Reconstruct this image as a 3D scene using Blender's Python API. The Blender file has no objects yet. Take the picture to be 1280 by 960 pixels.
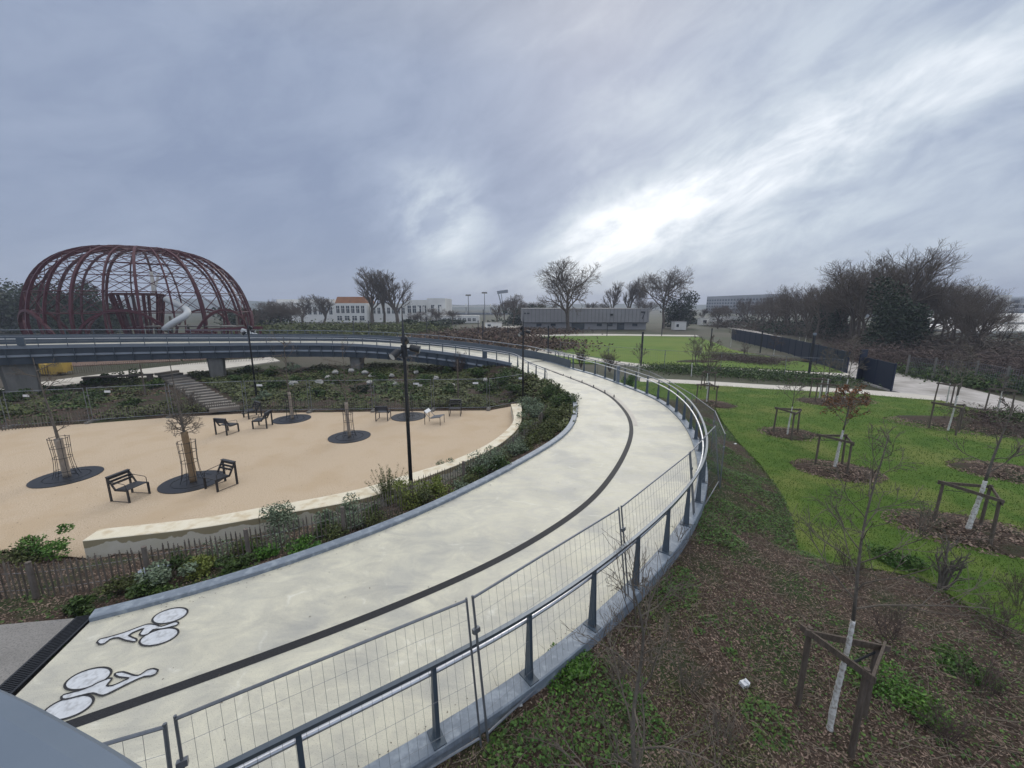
import bpy, math, random
import numpy as np
from mathutils import Vector, noise
R = math.radians
rnd = random.Random(7)
npr = np.random.RandomState(7)
scn = bpy.context.scene
col = scn.collection
CH = 6.4                      # eye height above the square
FPX, TH = 495.0, math.atan(97/495.0)
CT, ST = math.cos(TH), math.sin(TH)

# ------------------------------------------------------------------ geometry helpers
def G(px, py, z=0.0):
    dx = px-640; up = 480-py
    F = FPX*CT+up*ST; U = up*CT-FPX*ST
    s = -(CH-z)/U
    return Vector((dx*s, F*s, z))
def D(px, F, z=0.0):
    return Vector(((px-640)/FPX*(F*CT+(CH-z)*ST), F, z))
def HZ(py, F):
    up = 480-py
    return CH+F*(up*CT-FPX*ST)/(FPX*CT+up*ST)

class MB:
    def __init__(s): s.v = []; s.f = []
    def add(s, vs, fs):
        o = len(s.v); s.v.extend(tuple(v) for v in vs); s.f.extend(tuple(i+o for i in f) for f in fs)
    def box(s, c, d, rz=0, rx=0, ry=0):
        from mathutils import Euler
        e = Euler((rx, ry, rz)).to_matrix(); c = Vector(c)
        vs = [c+e@Vector((sx*d[0]/2, sy*d[1]/2, sz*d[2]/2)) for sx in (-1, 1) for sy in (-1, 1) for sz in (-1, 1)]
        s.add(vs, [(0,1,3,2),(4,6,7,5),(0,4,5,1),(2,3,7,6),(0,2,6,4),(1,5,7,3)])
    def bar(s, a, b, w, h=None, up=(0,0,1)):
        a = Vector(a); b = Vector(b); h = h or w; d = (b-a)
        if d.length < 1e-6: return
        d.normalize(); u = Vector(up)
        if abs(d.dot(u)) > .98: u = Vector((1,0,0))
        x = d.cross(u).normalized(); y = x.cross(d).normalized()
        vs = [p+x*(i*w/2)+y*(j*h/2) for p in (a, b) for i, j in ((-1,-1),(1,-1),(1,1),(-1,1))]
        s.add(vs, [(3,2,1,0),(4,5,6,7),(0,1,5,4),(1,2,6,5),(2,3,7,6),(3,0,4,7)])
    def tube(s, pts, r, n=6, cap=True, closed=False):
        pts = [Vector(p) for p in pts]; N = len(pts)
        if N < 2: return
        rs = r if isinstance(r, (list, tuple)) else [r]*N
        o = len(s.v); u = None
        for i, p in enumerate(pts):
            if closed: t = pts[(i+1) % N]-pts[i-1]
            else: t = pts[min(i+1, N-1)]-pts[max(i-1, 0)]
            if t.length < 1e-9: t = Vector((0,0,1))
            t.normalize()
            if u is None:
                u = t.cross(Vector((0,0,1)) if abs(t.z) < .9 else Vector((1,0,0))).normalized()
            else:
                u = (u-t*u.dot(t))
                u = u.normalized() if u.length > 1e-6 else t.orthogonal().normalized()
            w = t.cross(u)
            for k in range(n):
                a = 2*math.pi*k/n
                s.v.append(tuple(p+(u*math.cos(a)+w*math.sin(a))*rs[i]))
        M = N if closed else N-1
        for i in range(M):
            for k in range(n):
                a = o+i*n+k; b = o+i*n+(k+1) % n; j = ((i+1) % N)
                s.f.append((a, b, o+j*n+(k+1) % n, o+j*n+k))
        if cap and not closed:
            s.f.append(tuple(o+k for k in range(n))[::-1]); s.f.append(tuple(o+(N-1)*n+k for k in range(n)))
    def cyl(s, a, b, r, n=10, r2=None): s.tube([a, b], [r, r2 if r2 is not None else r], n)
    def disc(s, c, r, h, n=28):
        c = Vector(c); s.tube([c, c+Vector((0,0,h))], r, n)
    def poly(s, pts, z=None):
        n = len(pts); s.add([(p[0], p[1], p[2] if z is None else z) for p in pts], [tuple(range(n))])
    def prism(s, pts, z0, z1):
        n = len(pts)
        s.add([(p[0], p[1], z0) for p in pts]+[(p[0], p[1], z1) for p in pts],
              [tuple(range(n))[::-1], tuple(range(n, 2*n))]+[(i, (i+1) % n, n+(i+1) % n, n+i) for i in range(n)])
    def sweep(s, path, prof, closed=True):
        P = [Vector(p) for p in path]; N = len(P); m = len(prof); o = len(s.v)
        for i in range(N):
            t = P[min(i+1, N-1)]-P[max(i-1, 0)]; t.z = 0; t.normalize(); L = Vector((-t.y, t.x, 0))
            for (a, b) in prof: s.v.append(tuple(P[i]+L*a+Vector((0,0,b))))
        mm = m if closed else m-1
        for i in range(N-1):
            for k in range(mm):
                s.f.append((o+i*m+k, o+i*m+(k+1) % m, o+(i+1)*m+(k+1) % m, o+(i+1)*m+k))
        if closed:
            s.f.append(tuple(o+k for k in range(m))); s.f.append(tuple(o+(N-1)*m+k for k in range(m))[::-1])
    def np(s, V, F):
        o = len(s.v); s.v.extend(map(tuple, V.tolist())); s.f.extend(tuple(r) for r in (F+o).tolist())

def mesh(name, mb, m, smooth=False):
    me = bpy.data.meshes.new(name)
    me.from_pydata(mb.v, [], mb.f); me.materials.append(m)
    if smooth: me.polygons.foreach_set('use_smooth', [True]*len(me.polygons))
    me.update(); return me
def link(name, me, parent=None, loc=None):
    o = bpy.data.objects.new(name, me); col.objects.link(o)
    if parent: o.parent = parent
    if loc is not None: o.location = loc
    return o
def part(name, mb, m, parent, world=False, label=None, smooth=False):
    if world:
        l = parent.location
        if parent.parent: l = l + parent.parent.location
        mb.v = [(v[0]-l[0], v[1]-l[1], v[2]-l[2]) for v in mb.v]
    o = link(name, mesh(name, mb, m, smooth), parent)
    if label: o['label'] = label
    return o
def tag(o, label, cat, group=None, kind=None):
    o['label'] = label; o['category'] = cat
    if group: o['group'] = group
    if kind: o['kind'] = kind
    return o
def thing(name, label, cat, loc=(0,0,0), rz=0, group=None):
    o = bpy.data.objects.new(name, None); col.objects.link(o); o.empty_display_size = .2
    o.location = loc; o.rotation_euler = (0, 0, rz)
    return tag(o, label, cat, group)
def struct(name, mb, m, smooth=False):
    o = link(name, mesh(name, mb, m, smooth)); o['kind'] = 'structure'; return o
def single(name, mb, m, label, cat, group=None, kind=None, origin=None, smooth=False, world=False):
    if world:
        mb.v = [(v[0]-origin[0], v[1]-origin[1], v[2]-origin[2]) for v in mb.v]
    return tag(link(name, mesh(name, mb, m, smooth), loc=origin), label, cat, group, kind)
def dup(root, loc, rz=0, sc=1.0, label=None):
    r = root.copy(); col.objects.link(r); r.location = loc; r.rotation_euler = (0, 0, rz)
    r.scale = sc if isinstance(sc, (tuple, list)) else (sc, sc, sc)
    if label: r['label'] = label
    for ch in list(root.children):
        c = ch.copy(); col.objects.link(c); c.parent = r
        for g in list(ch.children):
            d = g.copy(); col.objects.link(d); d.parent = c
    return r

def catmull(pts, step=.4):
    P = [Vector(p) for p in pts]; P = [P[0]*2-P[1]]+P+[P[-1]*2-P[-2]]; out = []
    for i in range(1, len(P)-2):
        n = max(2, int((P[i+1]-P[i]).length/step))
        for k in range(n):
            t = k/n; a, b, c, d = P[i-1:i+3]
            out.append(.5*((2*b)+(c-a)*t+(2*a-5*b+4*c-d)*t*t+(3*b-a-3*c+d)*t**3))
    out.append(P[-2]); return out
def resample(P, n=None, step=None):
    L = [0]
    for a, b in zip(P, P[1:]): L.append(L[-1]+(b-a).length)
    if n is None: n = max(2, int(L[-1]/step)+1)
    out = []; j = 0
    for i in range(n):
        s = L[-1]*i/(n-1)
        while j < len(L)-2 and L[j+1] < s: j += 1
        t = (s-L[j])/max(1e-9, L[j+1]-L[j]); out.append(P[j].lerp(P[j+1], min(1, max(0, t))))
    return out
def smooth(P, it=8):
    P = list(P)
    for _ in range(it):
        P = [P[0]]+[(P[i-1]+P[i]*2+P[i+1])/4 for i in range(1, len(P)-1)]+[P[-1]]
    return P
def offset(P, d, dz=0):
    out = []
    for i in range(len(P)):
        t = P[min(i+1, len(P)-1)]-P[max(i-1, 0)]; t = Vector((t.x, t.y, 0)).normalized()
        out.append(P[i]+Vector((-t.y, t.x, 0))*d+Vector((0,0,dz)))
    return out
def pdist(X, Y, line):
    best = np.full(X.shape, 1e9)
    for a, b in zip(line, line[1:]):
        dx, dy = b[0]-a[0], b[1]-a[1]; q = dx*dx+dy*dy+1e-12
        t = np.clip(((X-a[0])*dx+(Y-a[1])*dy)/q, 0, 1)
        best = np.minimum(best, np.hypot(X-a[0]-t*dx, Y-a[1]-t*dy))
    return best
def inside(X, Y, poly):
    ins = np.zeros(X.shape, bool); n = len(poly)
    for i in range(n):
        x0, y0 = poly[i][0], poly[i][1]; x1, y1 = poly[(i+1) % n][0], poly[(i+1) % n][1]
        if y0 == y1: continue
        c = ((y0 > Y) != (y1 > Y)) & (X < (x1-x0)*(Y-y0)/(y1-y0)+x0)
        ins ^= c
    return ins
def fnoise(X, Y, sc, seed=0):
    out = np.zeros(X.shape); r = np.random.RandomState(seed)
    for k in range(7):
        a = r.uniform(0, math.pi*2); f = sc*(.5+k*.42); p = r.uniform(0, 9)
        out += np.sin((X*math.cos(a)+Y*math.sin(a))*f+p+1.3*np.sin((X*math.sin(a)-Y*math.cos(a))*f*.7+p))/(1+.35*k)
    return out/3.0

# ------------------------------------------------------------------ materials
def mat(name, c, c2=None, scale=5, rough=.8, bump=0, bscale=None, spec=.3, metal=0, island=0, coord='Object', detail=6, c3=None, sc3=1.0, stretch=None):
    m = bpy.data.materials.new(name); m.use_nodes = True; nt = m.node_tree; N = nt.nodes; L = nt.links
    b = N['Principled BSDF']; b.inputs['Roughness'].default_value = rough; b.inputs['Metallic'].default_value = metal
    b.inputs['Specular IOR Level'].default_value = spec
    tc = N.new('ShaderNodeTexCoord'); src = tc.outputs[coord]
    if stretch:
        mp = N.new('ShaderNodeMapping'); mp.inputs['Scale'].default_value = stretch; L.new(src, mp.inputs[0]); src = mp.outputs[0]
    cur = None
    if c2:
        n = N.new('ShaderNodeTexNoise'); n.inputs['Scale'].default_value = scale; n.inputs['Detail'].default_value = detail
        n.inputs['Roughness'].default_value = .65; L.new(src, n.inputs['Vector'])
        r = N.new('ShaderNodeValToRGB'); r.color_ramp.elements[0].position = .32; r.color_ramp.elements[1].position = .68
        r.color_ramp.elements[0].color = (*c, 1); r.color_ramp.elements[1].color = (*c2, 1)
        L.new(n.outputs['Fac'], r.inputs[0]); cur = r.outputs[0]
        if c3:
            n3 = N.new('ShaderNodeTexNoise'); n3.inputs['Scale'].default_value = sc3; n3.inputs['Detail'].default_value = 4; L.new(src, n3.inputs['Vector'])
            r3 = N.new('ShaderNodeValToRGB'); r3.color_ramp.elements[0].position = .48; r3.color_ramp.elements[1].position = .66
            L.new(n3.outputs['Fac'], r3.inputs[0])
            mx = N.new('ShaderNodeMixRGB'); L.new(r3.outputs[0], mx.inputs[0]); L.new(cur, mx.inputs[1]); mx.inputs[2].default_value = (*c3, 1); cur = mx.outputs[0]
    if island:
        g = N.new('ShaderNodeNewGeometry'); hv = N.new('ShaderNodeHueSaturation')
        mr = N.new('ShaderNodeMapRange'); mr.inputs[3].default_value = 1-island; mr.inputs[4].default_value = 1+island
        L.new(g.outputs['Random Per Island'], mr.inputs[0]); L.new(mr.outputs[0], hv.inputs['Value'])
        m2 = N.new('ShaderNodeMapRange'); m2.inputs[3].default_value = .5-.03*island; m2.inputs[4].default_value = .5+.03*island
        ml = N.new('ShaderNodeMath'); ml.operation = 'FRACT'; mm = N.new('ShaderNodeMath'); mm.operation = 'MULTIPLY'; mm.inputs[1].default_value = 7.3
        L.new(g.outputs['Random Per Island'], mm.inputs[0]); L.new(mm.outputs[0], ml.inputs[0]); L.new(ml.outputs[0], m2.inputs[0]); L.new(m2.outputs[0], hv.inputs['Hue'])
        if cur: L.new(cur, hv.inputs['Color'])
        else: hv.inputs['Color'].default_value = (*c, 1)
        cur = hv.outputs[0]
    if cur: L.new(cur, b.inputs['Base Color'])
    else: b.inputs['Base Color'].default_value = (*c, 1)
    if bump:
        nb = N.new('ShaderNodeTexNoise'); nb.inputs['Scale'].default_value = bscale or scale*3; nb.inputs['Detail'].default_value = 5; L.new(src, nb.inputs['Vector'])
        bp = N.new('ShaderNodeBump'); bp.inputs['Strength'].default_value = 1; bp.inputs['Distance'].default_value = bump
        L.new(nb.outputs['Fac'], bp.inputs['Height']); L.new(bp.outputs[0], b.inputs['Normal'])
    return m

M = {}
M['ground'] = mat('ground_soil', (.055,.052,.030), (.042,.055,.022), .15, bump=.05, bscale=2, c3=(.08,.068,.048), sc3=.05)
M['lawn'] = mat('lawn_grass', (.058,.115,.019), (.104,.163,.03), .8, rough=.9, bump=.03, bscale=30, c3=(.145,.175,.045), sc3=.4, spec=.1)
M['lawn_far'] = mat('far_lawn_grass', (.09,.155,.025), (.13,.195,.035), .3, rough=.9, bump=.03, bscale=12, c3=(.15,.19,.04), sc3=.08, spec=.1)
M['blade'] = mat('grass_blade', (.06,.12,.019), (.112,.172,.032), .9, island=.35, rough=.7, spec=.1)
M['sand'] = mat('sand_gravel', (.44,.335,.225), (.62,.505,.37), 28, rough=.95, bump=.02, bscale=26, c3=(.50,.385,.26), sc3=.6, detail=3, spec=.1)
M['mulch'] = mat('mulch_bed', (.035,.024,.017), (.085,.06,.044), 14, bump=.04, bscale=30, c3=(.035,.05,.018), sc3=.9, spec=.15)
M['soil'] = mat('garden_soil', (.035,.038,.018), (.065,.055,.03), 4, bump=.05, bscale=15, c3=(.03,.05,.012), sc3=.6, spec=.1)
M['chip'] = mat('bark_chip', (.105,.072,.052), (.235,.175,.135), 3, island=.6, rough=.75, spec=.2)
M['metal'] = mat('galvanised_steel', (.22,.235,.25), (.17,.18,.195), 12, rough=.45, metal=.6, spec=.5)
M['tubebright'] = mat('handrail_steel', (.66,.67,.69), rough=.3, metal=.85, spec=.5)
M['bluegrey'] = mat('blue_grey_paint', (.075,.10,.125), (.06,.08,.10), 3, rough=.5, spec=.4)
M['kerbsteel'] = mat('kerb_steel', (.20,.235,.275), (.16,.19,.225), 4, rough=.5, bump=.004, bscale=30, spec=.4, c3=(.27,.31,.35), sc3=8)
M['girder'] = mat('girder_paint', (.08,.098,.118), (.06,.075,.095), 1.5, rough=.5, spec=.4)
M['girderlight'] = mat('pale_paint_skylit_ledge', (.17,.195,.225), rough=.45, spec=.4)  # pale paint; on the girder ledge the lighter tone stands for sky light
M['pier'] = mat('pier_concrete', (.21,.20,.18), (.13,.125,.11), 1.0, bump=.01, bscale=12, stretch=(2,2,.5))
M['black'] = mat('black_steel', (.018,.02,.024), (.026,.028,.032), 20, rough=.45, spec=.4)
M['slat'] = mat('dark_slats', (.035,.036,.04), (.06,.06,.062), 12, rough=.5, spec=.4, stretch=(1,12,1))
M['stone'] = mat('pale_stone', (.70,.63,.47), (.78,.72,.58), 2.5, bump=.006, bscale=40, spec=.2, c3=(.60,.50,.34), sc3=3)
M['picket'] = mat('weathered_chestnut', (.10,.085,.07), (.17,.145,.12), 6, island=.35, bump=.01)
M['timber'] = mat('weathered_timber', (.085,.068,.05), (.155,.125,.10), 4, rough=.8, bump=.01, bscale=40, stretch=(6,6,1), island=.15)
M['white'] = mat('whitewash', (.74,.73,.69), (.56,.55,.50), 14, rough=.85, bump=.012, bscale=45, c3=(.34,.31,.26), sc3=22)
M['bark'] = mat('grey_bark', (.16,.14,.115), (.09,.08,.065), 14, bump=.01, bscale=30)
M['twig'] = mat('bare_twig', (.17,.145,.115), (.10,.085,.07), 3, rough=.8)
M['twigdark'] = mat('dark_twig', (.10,.08,.062), (.15,.122,.096), 3, rough=.85)
M['twigred'] = mat('reddish_twig', (.085,.06,.05), (.12,.09,.076), 3, rough=.85)
M['trunkpale'] = mat('pale_wrapped_trunk', (.36,.31,.25), (.24,.20,.16), 6, bump=.012, bscale=25, stretch=(4,4,1))
M['trunktan'] = mat('tan_reed_wrap', (.30,.21,.12), (.20,.135,.075), 9, bump=.012, bscale=25, stretch=(4,4,1))
M['leaf'] = mat('dark_green_leaf', (.035,.065,.014), (.065,.105,.022), 2, island=.5, rough=.6, spec=.3)
M['leafgrey'] = mat('grey_green_leaf', (.13,.17,.105), (.19,.235,.15), 2, island=.4, rough=.65, spec=.25)
M['leafyel'] = mat('yellow_green_leaf', (.13,.16,.03), (.19,.22,.05), 2, island=.4, rough=.6)
M['leafbright'] = mat('bright_green_leaf', (.05,.13,.018), (.10,.20,.03), 2, island=.4, rough=.55)
M['stepstone'] = mat('pale_step_timber', (.17,.15,.125), (.24,.215,.18), 3)
M['railbar'] = mat('slate_rail_paint', (.13,.155,.18), (.11,.13,.155), 6, rough=.32, metal=.5, spec=.5)
M['twigpale'] = mat('pale_dry_twig', (.24,.20,.155), (.15,.12,.09), 3, rough=.8)
M['leaf2'] = mat('mid_green_leaf', (.035,.085,.014), (.075,.14,.025), 2, island=.5, rough=.6)
M['leafolive'] = mat('olive_leaf', (.06,.08,.022), (.10,.11,.035), 1.2, island=.5, rough=.65)
M['leafbrown'] = mat('dead_copper_leaf', (.17,.075,.035), (.25,.12,.05), 3, island=.4, rough=.7)
M['leafever'] = mat('evergreen_leaf', (.016,.028,.013), (.032,.048,.02), .6, island=.5, rough=.6)
M['leafheath'] = mat('heath_leaf', (.10,.06,.045), (.13,.095,.06), .4, island=.45, rough=.8)
M['rock'] = mat('white_rock', (.30,.29,.26), (.50,.48,.44), 2.5, bump=.03, bscale=6)
M['dome'] = mat('oxide_red_steel', (.055,.007,.012), (.075,.010,.016), .5, rough=.5, spec=.4)
M['slide'] = mat('white_slide_plastic', (.48,.50,.50), rough=.4)
M['hoard'] = mat('navy_hoarding', (.012,.02,.042), (.017,.026,.052), 1, rough=.55)
M['gravel'] = mat('gravel_road', (.38,.35,.32), (.52,.49,.46), 1.5, bump=.02, bscale=8, c3=(.27,.25,.22), sc3=.35, spec=.2)
M['path'] = mat('pale_path', (.52,.48,.41), (.60,.56,.49), 1, bump=.005, bscale=20, spec=.2)
M['strip'] = mat('dark_strip_asphalt', (.012,.012,.014), (.032,.033,.036), 60, rough=.7, bump=.004, bscale=120)
M['pave'] = mat('grey_pavement', (.21,.20,.185), (.28,.265,.245), 2.5, rough=.8, bump=.006, bscale=70, c3=(.16,.155,.145), sc3=45)
M['paintwhite'] = mat('white_marking', (.62,.64,.66), (.52,.54,.56), 6, rough=.6, c3=(.42,.43,.44), sc3=14)
M['paintblack'] = mat('black_marking', (.03,.03,.032), rough=.6)
M['wallwhite'] = mat('white_render', (.74,.725,.68), (.62,.605,.56), .3, bump=.01, bscale=3)
M['wallgrey'] = mat('grey_cladding', (.24,.235,.23), (.28,.275,.27), .5, rough=.6)
M['walldark'] = mat('dark_cladding', (.10,.10,.10), rough=.6)
M['window'] = mat('dark_glass', (.04,.05,.06), rough=.15, spec=.6)
M['roofor'] = mat('orange_roof_tile', (.30,.13,.05), (.20,.085,.035), .6)
M['blockgrey'] = mat('apartment_concrete', (.26,.27,.28), (.33,.34,.35), .1)
M['yellow'] = mat('yellow_sheeting', (.50,.34,.07), (.36,.24,.06), 1.5)
M['cap'] = mat('parapet_grey_paint', (.15,.185,.23), (.13,.165,.21), 3, rough=.6, spec=.3)
M['orange'] = mat('orange_plastic', (.7,.12,.03), rough=.5)
M['litter'] = mat('white_litter', (.65,.66,.66), rough=.5)
M['headglass'] = mat('lamp_glass', (.5,.52,.52), rough=.15, spec=.6)

def concrete():
    m = mat('cream_concrete', (.52,.50,.42), (.64,.615,.505), .9, rough=.6, bump=.004, bscale=90, c3=(.46,.45,.40), sc3=.8, spec=.35, detail=9)
    nt = m.node_tree; N = nt.nodes; L = nt.links; b = N['Principled BSDF']
    cur = b.inputs['Base Color'].links[0].from_socket; tc = N.new('ShaderNodeTexCoord')
    # brushed float streaks, light hairline blotches and dark specks of the slab
    mp = N.new('ShaderNodeMapping'); mp.inputs['Scale'].default_value = (.8, 1.5, 1); L.new(tc.outputs['Object'], mp.inputs[0])
    n = N.new('ShaderNodeTexNoise'); n.inputs['Scale'].default_value = 1.3; n.inputs['Detail'].default_value = 9; n.inputs['Distortion'].default_value = 1.6; n.inputs['Roughness'].default_value = .7; L.new(mp.outputs[0], n.inputs[0])
    r = N.new('ShaderNodeValToRGB'); r.color_ramp.elements[0].position = .36; r.color_ramp.elements[0].color = (.85,.85,.85,1); r.color_ramp.elements[1].position = .62; r.color_ramp.elements[1].color = (1.08,1.07,1.02,1)
    L.new(n.outputs[0], r.inputs[0])
    mx = N.new('ShaderNodeMixRGB'); mx.blend_type = 'MULTIPLY'; mx.inputs[0].default_value = 1; L.new(cur, mx.inputs[1]); L.new(r.outputs[0], mx.inputs[2])
    s = N.new('ShaderNodeTexNoise'); s.inputs['Scale'].default_value = 70; s.inputs['Detail'].default_value = 3; L.new(tc.outputs['Object'], s.inputs[0])
    r2 = N.new('ShaderNodeValToRGB'); r2.color_ramp.elements[0].position = .28; r2.color_ramp.elements[0].color = (.42,.41,.38,1); r2.color_ramp.elements[1].position = .42; r2.color_ramp.elements[1].color = (1,1,1,1)
    L.new(s.outputs[0], r2.inputs[0])
    m2 = N.new('ShaderNodeMixRGB'); m2.blend_type = 'MULTIPLY'; m2.inputs[0].default_value = .7; L.new(mx.outputs[0], m2.inputs[1]); L.new(r2.outputs[0], m2.inputs[2])
    # scuffed pale curls
    v = N.new('ShaderNodeTexVoronoi'); v.feature = 'DISTANCE_TO_EDGE'; v.inputs['Scale'].default_value = .55
    w = N.new('ShaderNodeTexNoise'); w.inputs['Scale'].default_value = .9; w.inputs['Detail'].default_value = 5
    L.new(tc.outputs['Object'], w.inputs[0]); ad = N.new('ShaderNodeMixRGB'); ad.blend_type = 'ADD'; ad.inputs[0].default_value = 1.6
    L.new(tc.outputs['Object'], ad.inputs[1]); L.new(w.outputs['Color'], ad.inputs[2]); L.new(ad.outputs[0], v.inputs['Vector'])
    r3 = N.new('ShaderNodeValToRGB'); r3.color_ramp.elements[0].position = 0; r3.color_ramp.elements[0].color = (1,1,1,1); r3.color_ramp.elements[1].position = .022; r3.color_ramp.elements[1].color = (0,0,0,1)
    L.new(v.outputs['Distance'], r3.inputs[0])
    k = N.new('ShaderNodeMath'); k.operation = 'MULTIPLY'; L.new(r3.outputs[0], k.inputs[0]); 
    r4 = N.new('ShaderNodeValToRGB'); r4.color_ramp.elements[0].position = .5; r4.color_ramp.elements[1].position = .7; L.new(n.outputs[0], r4.inputs[0]); L.new(r4.outputs[0], k.inputs[1])
    k2 = N.new('ShaderNodeMath'); k2.operation = 'MULTIPLY'; k2.inputs[1].default_value = .6; L.new(k.outputs[0], k2.inputs[0])
    m3 = N.new('ShaderNodeMixRGB'); L.new(k2.outputs[0], m3.inputs[0]); L.new(m2.outputs[0], m3.inputs[1]); m3.inputs[2].default_value = (.80,.79,.72,1)
    L.new(m3.outputs[0], b.inputs['Base Color'])
    mr = N.new('ShaderNodeMapRange'); mr.inputs[1].default_value = .35; mr.inputs[2].default_value = .65; mr.inputs[3].default_value = .38; mr.inputs[4].default_value = .68
    L.new(n.outputs[0], mr.inputs[0]); L.new(mr.outputs[0], b.inputs['Roughness'])
    return m
M['concrete'] = concrete()

def stone_stain():
    # the damp tide line low on the seat wall: a stain with a shape of its own
    m = mat('stained_stone_face', (.60,.56,.44), (.66,.62,.52), 3, bump=.006, bscale=40)
    nt = m.node_tree; N = nt.nodes; L = nt.links; b = N['Principled BSDF']; cur = b.inputs['Base Color'].links[0].from_socket
    g = N.new('ShaderNodeNewGeometry'); sp = N.new('ShaderNodeSeparateXYZ'); L.new(g.outputs['Position'], sp.inputs[0])
    n = N.new('ShaderNodeTexNoise'); n.inputs['Scale'].default_value = 2.2; n.inputs['Detail'].default_value = 3; L.new(g.outputs['Position'], n.inputs[0])
    a = N.new('ShaderNodeMath'); a.operation = 'MULTIPLY_ADD'; a.inputs[1].default_value = -.45; L.new(n.outputs[0], a.inputs[0]); L.new(sp.outputs[2], a.inputs[2])
    r = N.new('ShaderNodeValToRGB'); r.color_ramp.elements[0].position = .10; r.color_ramp.elements[1].position = .115; L.new(a.outputs[0], r.inputs[0])
    mx = N.new('ShaderNodeMixRGB'); L.new(r.outputs[0], mx.inputs[0]); L.new(cur, mx.inputs[1]); mx.inputs[2].default_value = (.34,.29,.18,1)
    L.new(mx.outputs[0], b.inputs['Base Color']); return m
M['stain'] = stone_stain()

# ------------------------------------------------------------------ paths of the loop
near_px = [(112,778,1.1),(200,757,1.1),(300,727,1.1),(420,686,1.1),(500,655,1.1),(560,628,1.1),(640,587,1.1),(700,551,1.1),(718,532,1.1),(722,515,1.1),(720,500,1.1),(701,488.5,1.1),(685,480,1.1),(672,474,1.15),(662,470,1.2),(652,463,1.32),(640,455.7,1.45)]
NEAR = [G(*p) for p in near_px]
BR = [Vector(p) for p in ((0,34.03,1.45),(-3.4,35.9,1.80),(-7.6,37.6,2.15),(-11.8,38.9,2.4),(-15.8,39.1,2.64),(-21.4,37.8,2.85),(-26.2,35.2,3.05),(-31.3,31.6,3.32),(-35.18,27.6,3.57),(-38.0,22.5,3.85),(-40.5,15,4.1))]
FARP = [(-8.1,-.2,1.1),(-6.4,.8,1.1),(-4.7,1.75,1.1),(-3,2.85,1.1)]+[tuple(G(x,y,1.1)) for x, y in
       ((461,960),(546,916),(655,847),(733,781),(783,735),(823,693),(850,658),(868,627),(874,590),(867.5,556),(855,531),(834,509),(810,495),(770,479),(742,469),(714,463))]+[(3.5,36.3,1.2),(1.9,38.0,1.45)]
allnear = smooth(resample(catmull(NEAR+BR[1:], .4), step=.35), 12)
iA = min(range(len(allnear)), key=lambda i: (allnear[i]-BR[0]).length)
nearA = allnear[:iA+1]; bridge = allnear[iA:]
farA = smooth(resample(catmull(FARP, .4), step=.35), 10)
# trim the far edge at the drain line
d0 = nearA[0]; dd = Vector((.30,-1.28,0)).normalized()
def side(p): return dd.x*(p.y-d0.y)-dd.y*(p.x-d0.x)
farA = [p for p in farA if side(p) > 0]
n = 110
NA = resample(nearA, n); FA = resample(farA, n)
for a, b in zip(NA, FA): b.z = a.z
bout = offset(bridge, -4.3)
FARALL = FA+bout[1:]
FARALL = smooth(FARALL, 6)

def ribbon(A, B, k=4):
    mb = MB(); rows = []
    for a, b in zip(A, B): rows.append([a.lerp(b, t/k) for t in range(k+1)])
    for r in rows: mb.v.extend(tuple(p) for p in r)
    m = k+1
    for i in range(len(rows)-1):
        for t in range(k): mb.f.append((i*m+t+1, i*m+t, (i+1)*m+t, (i+1)*m+t+1))
    return mb
mb = ribbon(NA, FA)
# slab sides
for L_, s in ((NA, 1), (FA, -1)):
    for a, b in zip(L_, L_[1:]):
        mb.add([a, b, b-Vector((0,0,.35)), a-Vector((0,0,.35))], [(0,1,2,3)])
struct('cycle_path', mb, M['concrete'])

# ------------------------------------------------------------------ terrain
wall_in_px = [(125,661),(258,646.5),(340,631),(380.6,625),(462,608),(518,589.5),(559,578),(612,553.5),(640,530),(641.5,517.5),(638.5,505)]
wall_out_px = [(103,676),(253,659.5),(322,647),(400,634),(465,620.6),(524,599),(574,580),(621,558),(649,533),(652.5,514),(651,504)]
WI = smooth(resample(catmull([G(x,y,.5) for x,y in wall_in_px], .3), 90), 10)
WO = smooth(resample(catmull([G(x,y,.5) for x,y in wall_out_px], .3), 90), 10)
for P in (WI, WO):
    for p in P: p.z = 0
sand_back = [G(x,y) for x,y in ((650,506),(612,513),(543,513.5),(469,514.5),(390,515.5),(310,516.5),(217,521.5),(117,529),(15,536))]+[Vector((-34,18,0)),Vector((-46,12,0))]
sand_front = [Vector((-46,9.5,0)), G(-200,690), G(0,688.5), G(103,697)]
SAND = [Vector((p.x,p.y,0)) for p in sand_back+sand_front+[p*1 for p in WO]]
mb = MB(); mb.poly(SAND, 0.0); struct('sand_square', mb, M['sand'])

bed_up = [G(-420,830,1.1), G(-100,795,1.1), G(0,787,1.1), G(100,776.5,1.1)]+nearA+bridge[:12]
def Zin(X, Y):
    dN = pdist(X, Y, bed_up); dS = pdist(X, Y, SAND+[SAND[0]]); ins = inside(X, Y, SAND)
    w = np.clip((X+9)/8, 0, 1)*np.clip(1-(Y-24)/1e9, 0, 1); w = np.where(Y < 24, 1, w)
    dS = np.maximum(0, dS-.15)
    t = dS/(dS+dN+1e-6); zr = np.where((Y > 30), 1.3, 1.0)
    z = np.where(Y < 24, zr*t**.8, np.maximum(0, 1.25-.42*dN)*w*np.clip(dS, 0, 1)) + .03 + .05*fnoise(X, Y, 2.2, 3)*np.clip(dS*2, 0, 1)
    z = z+np.where(Y > 24.5, .16*np.maximum(0, fnoise(X, Y, .5, 5)), 0)*np.clip(dS, 0, 1)
    z = np.where(ins, -.12, z)
    return z
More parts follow.
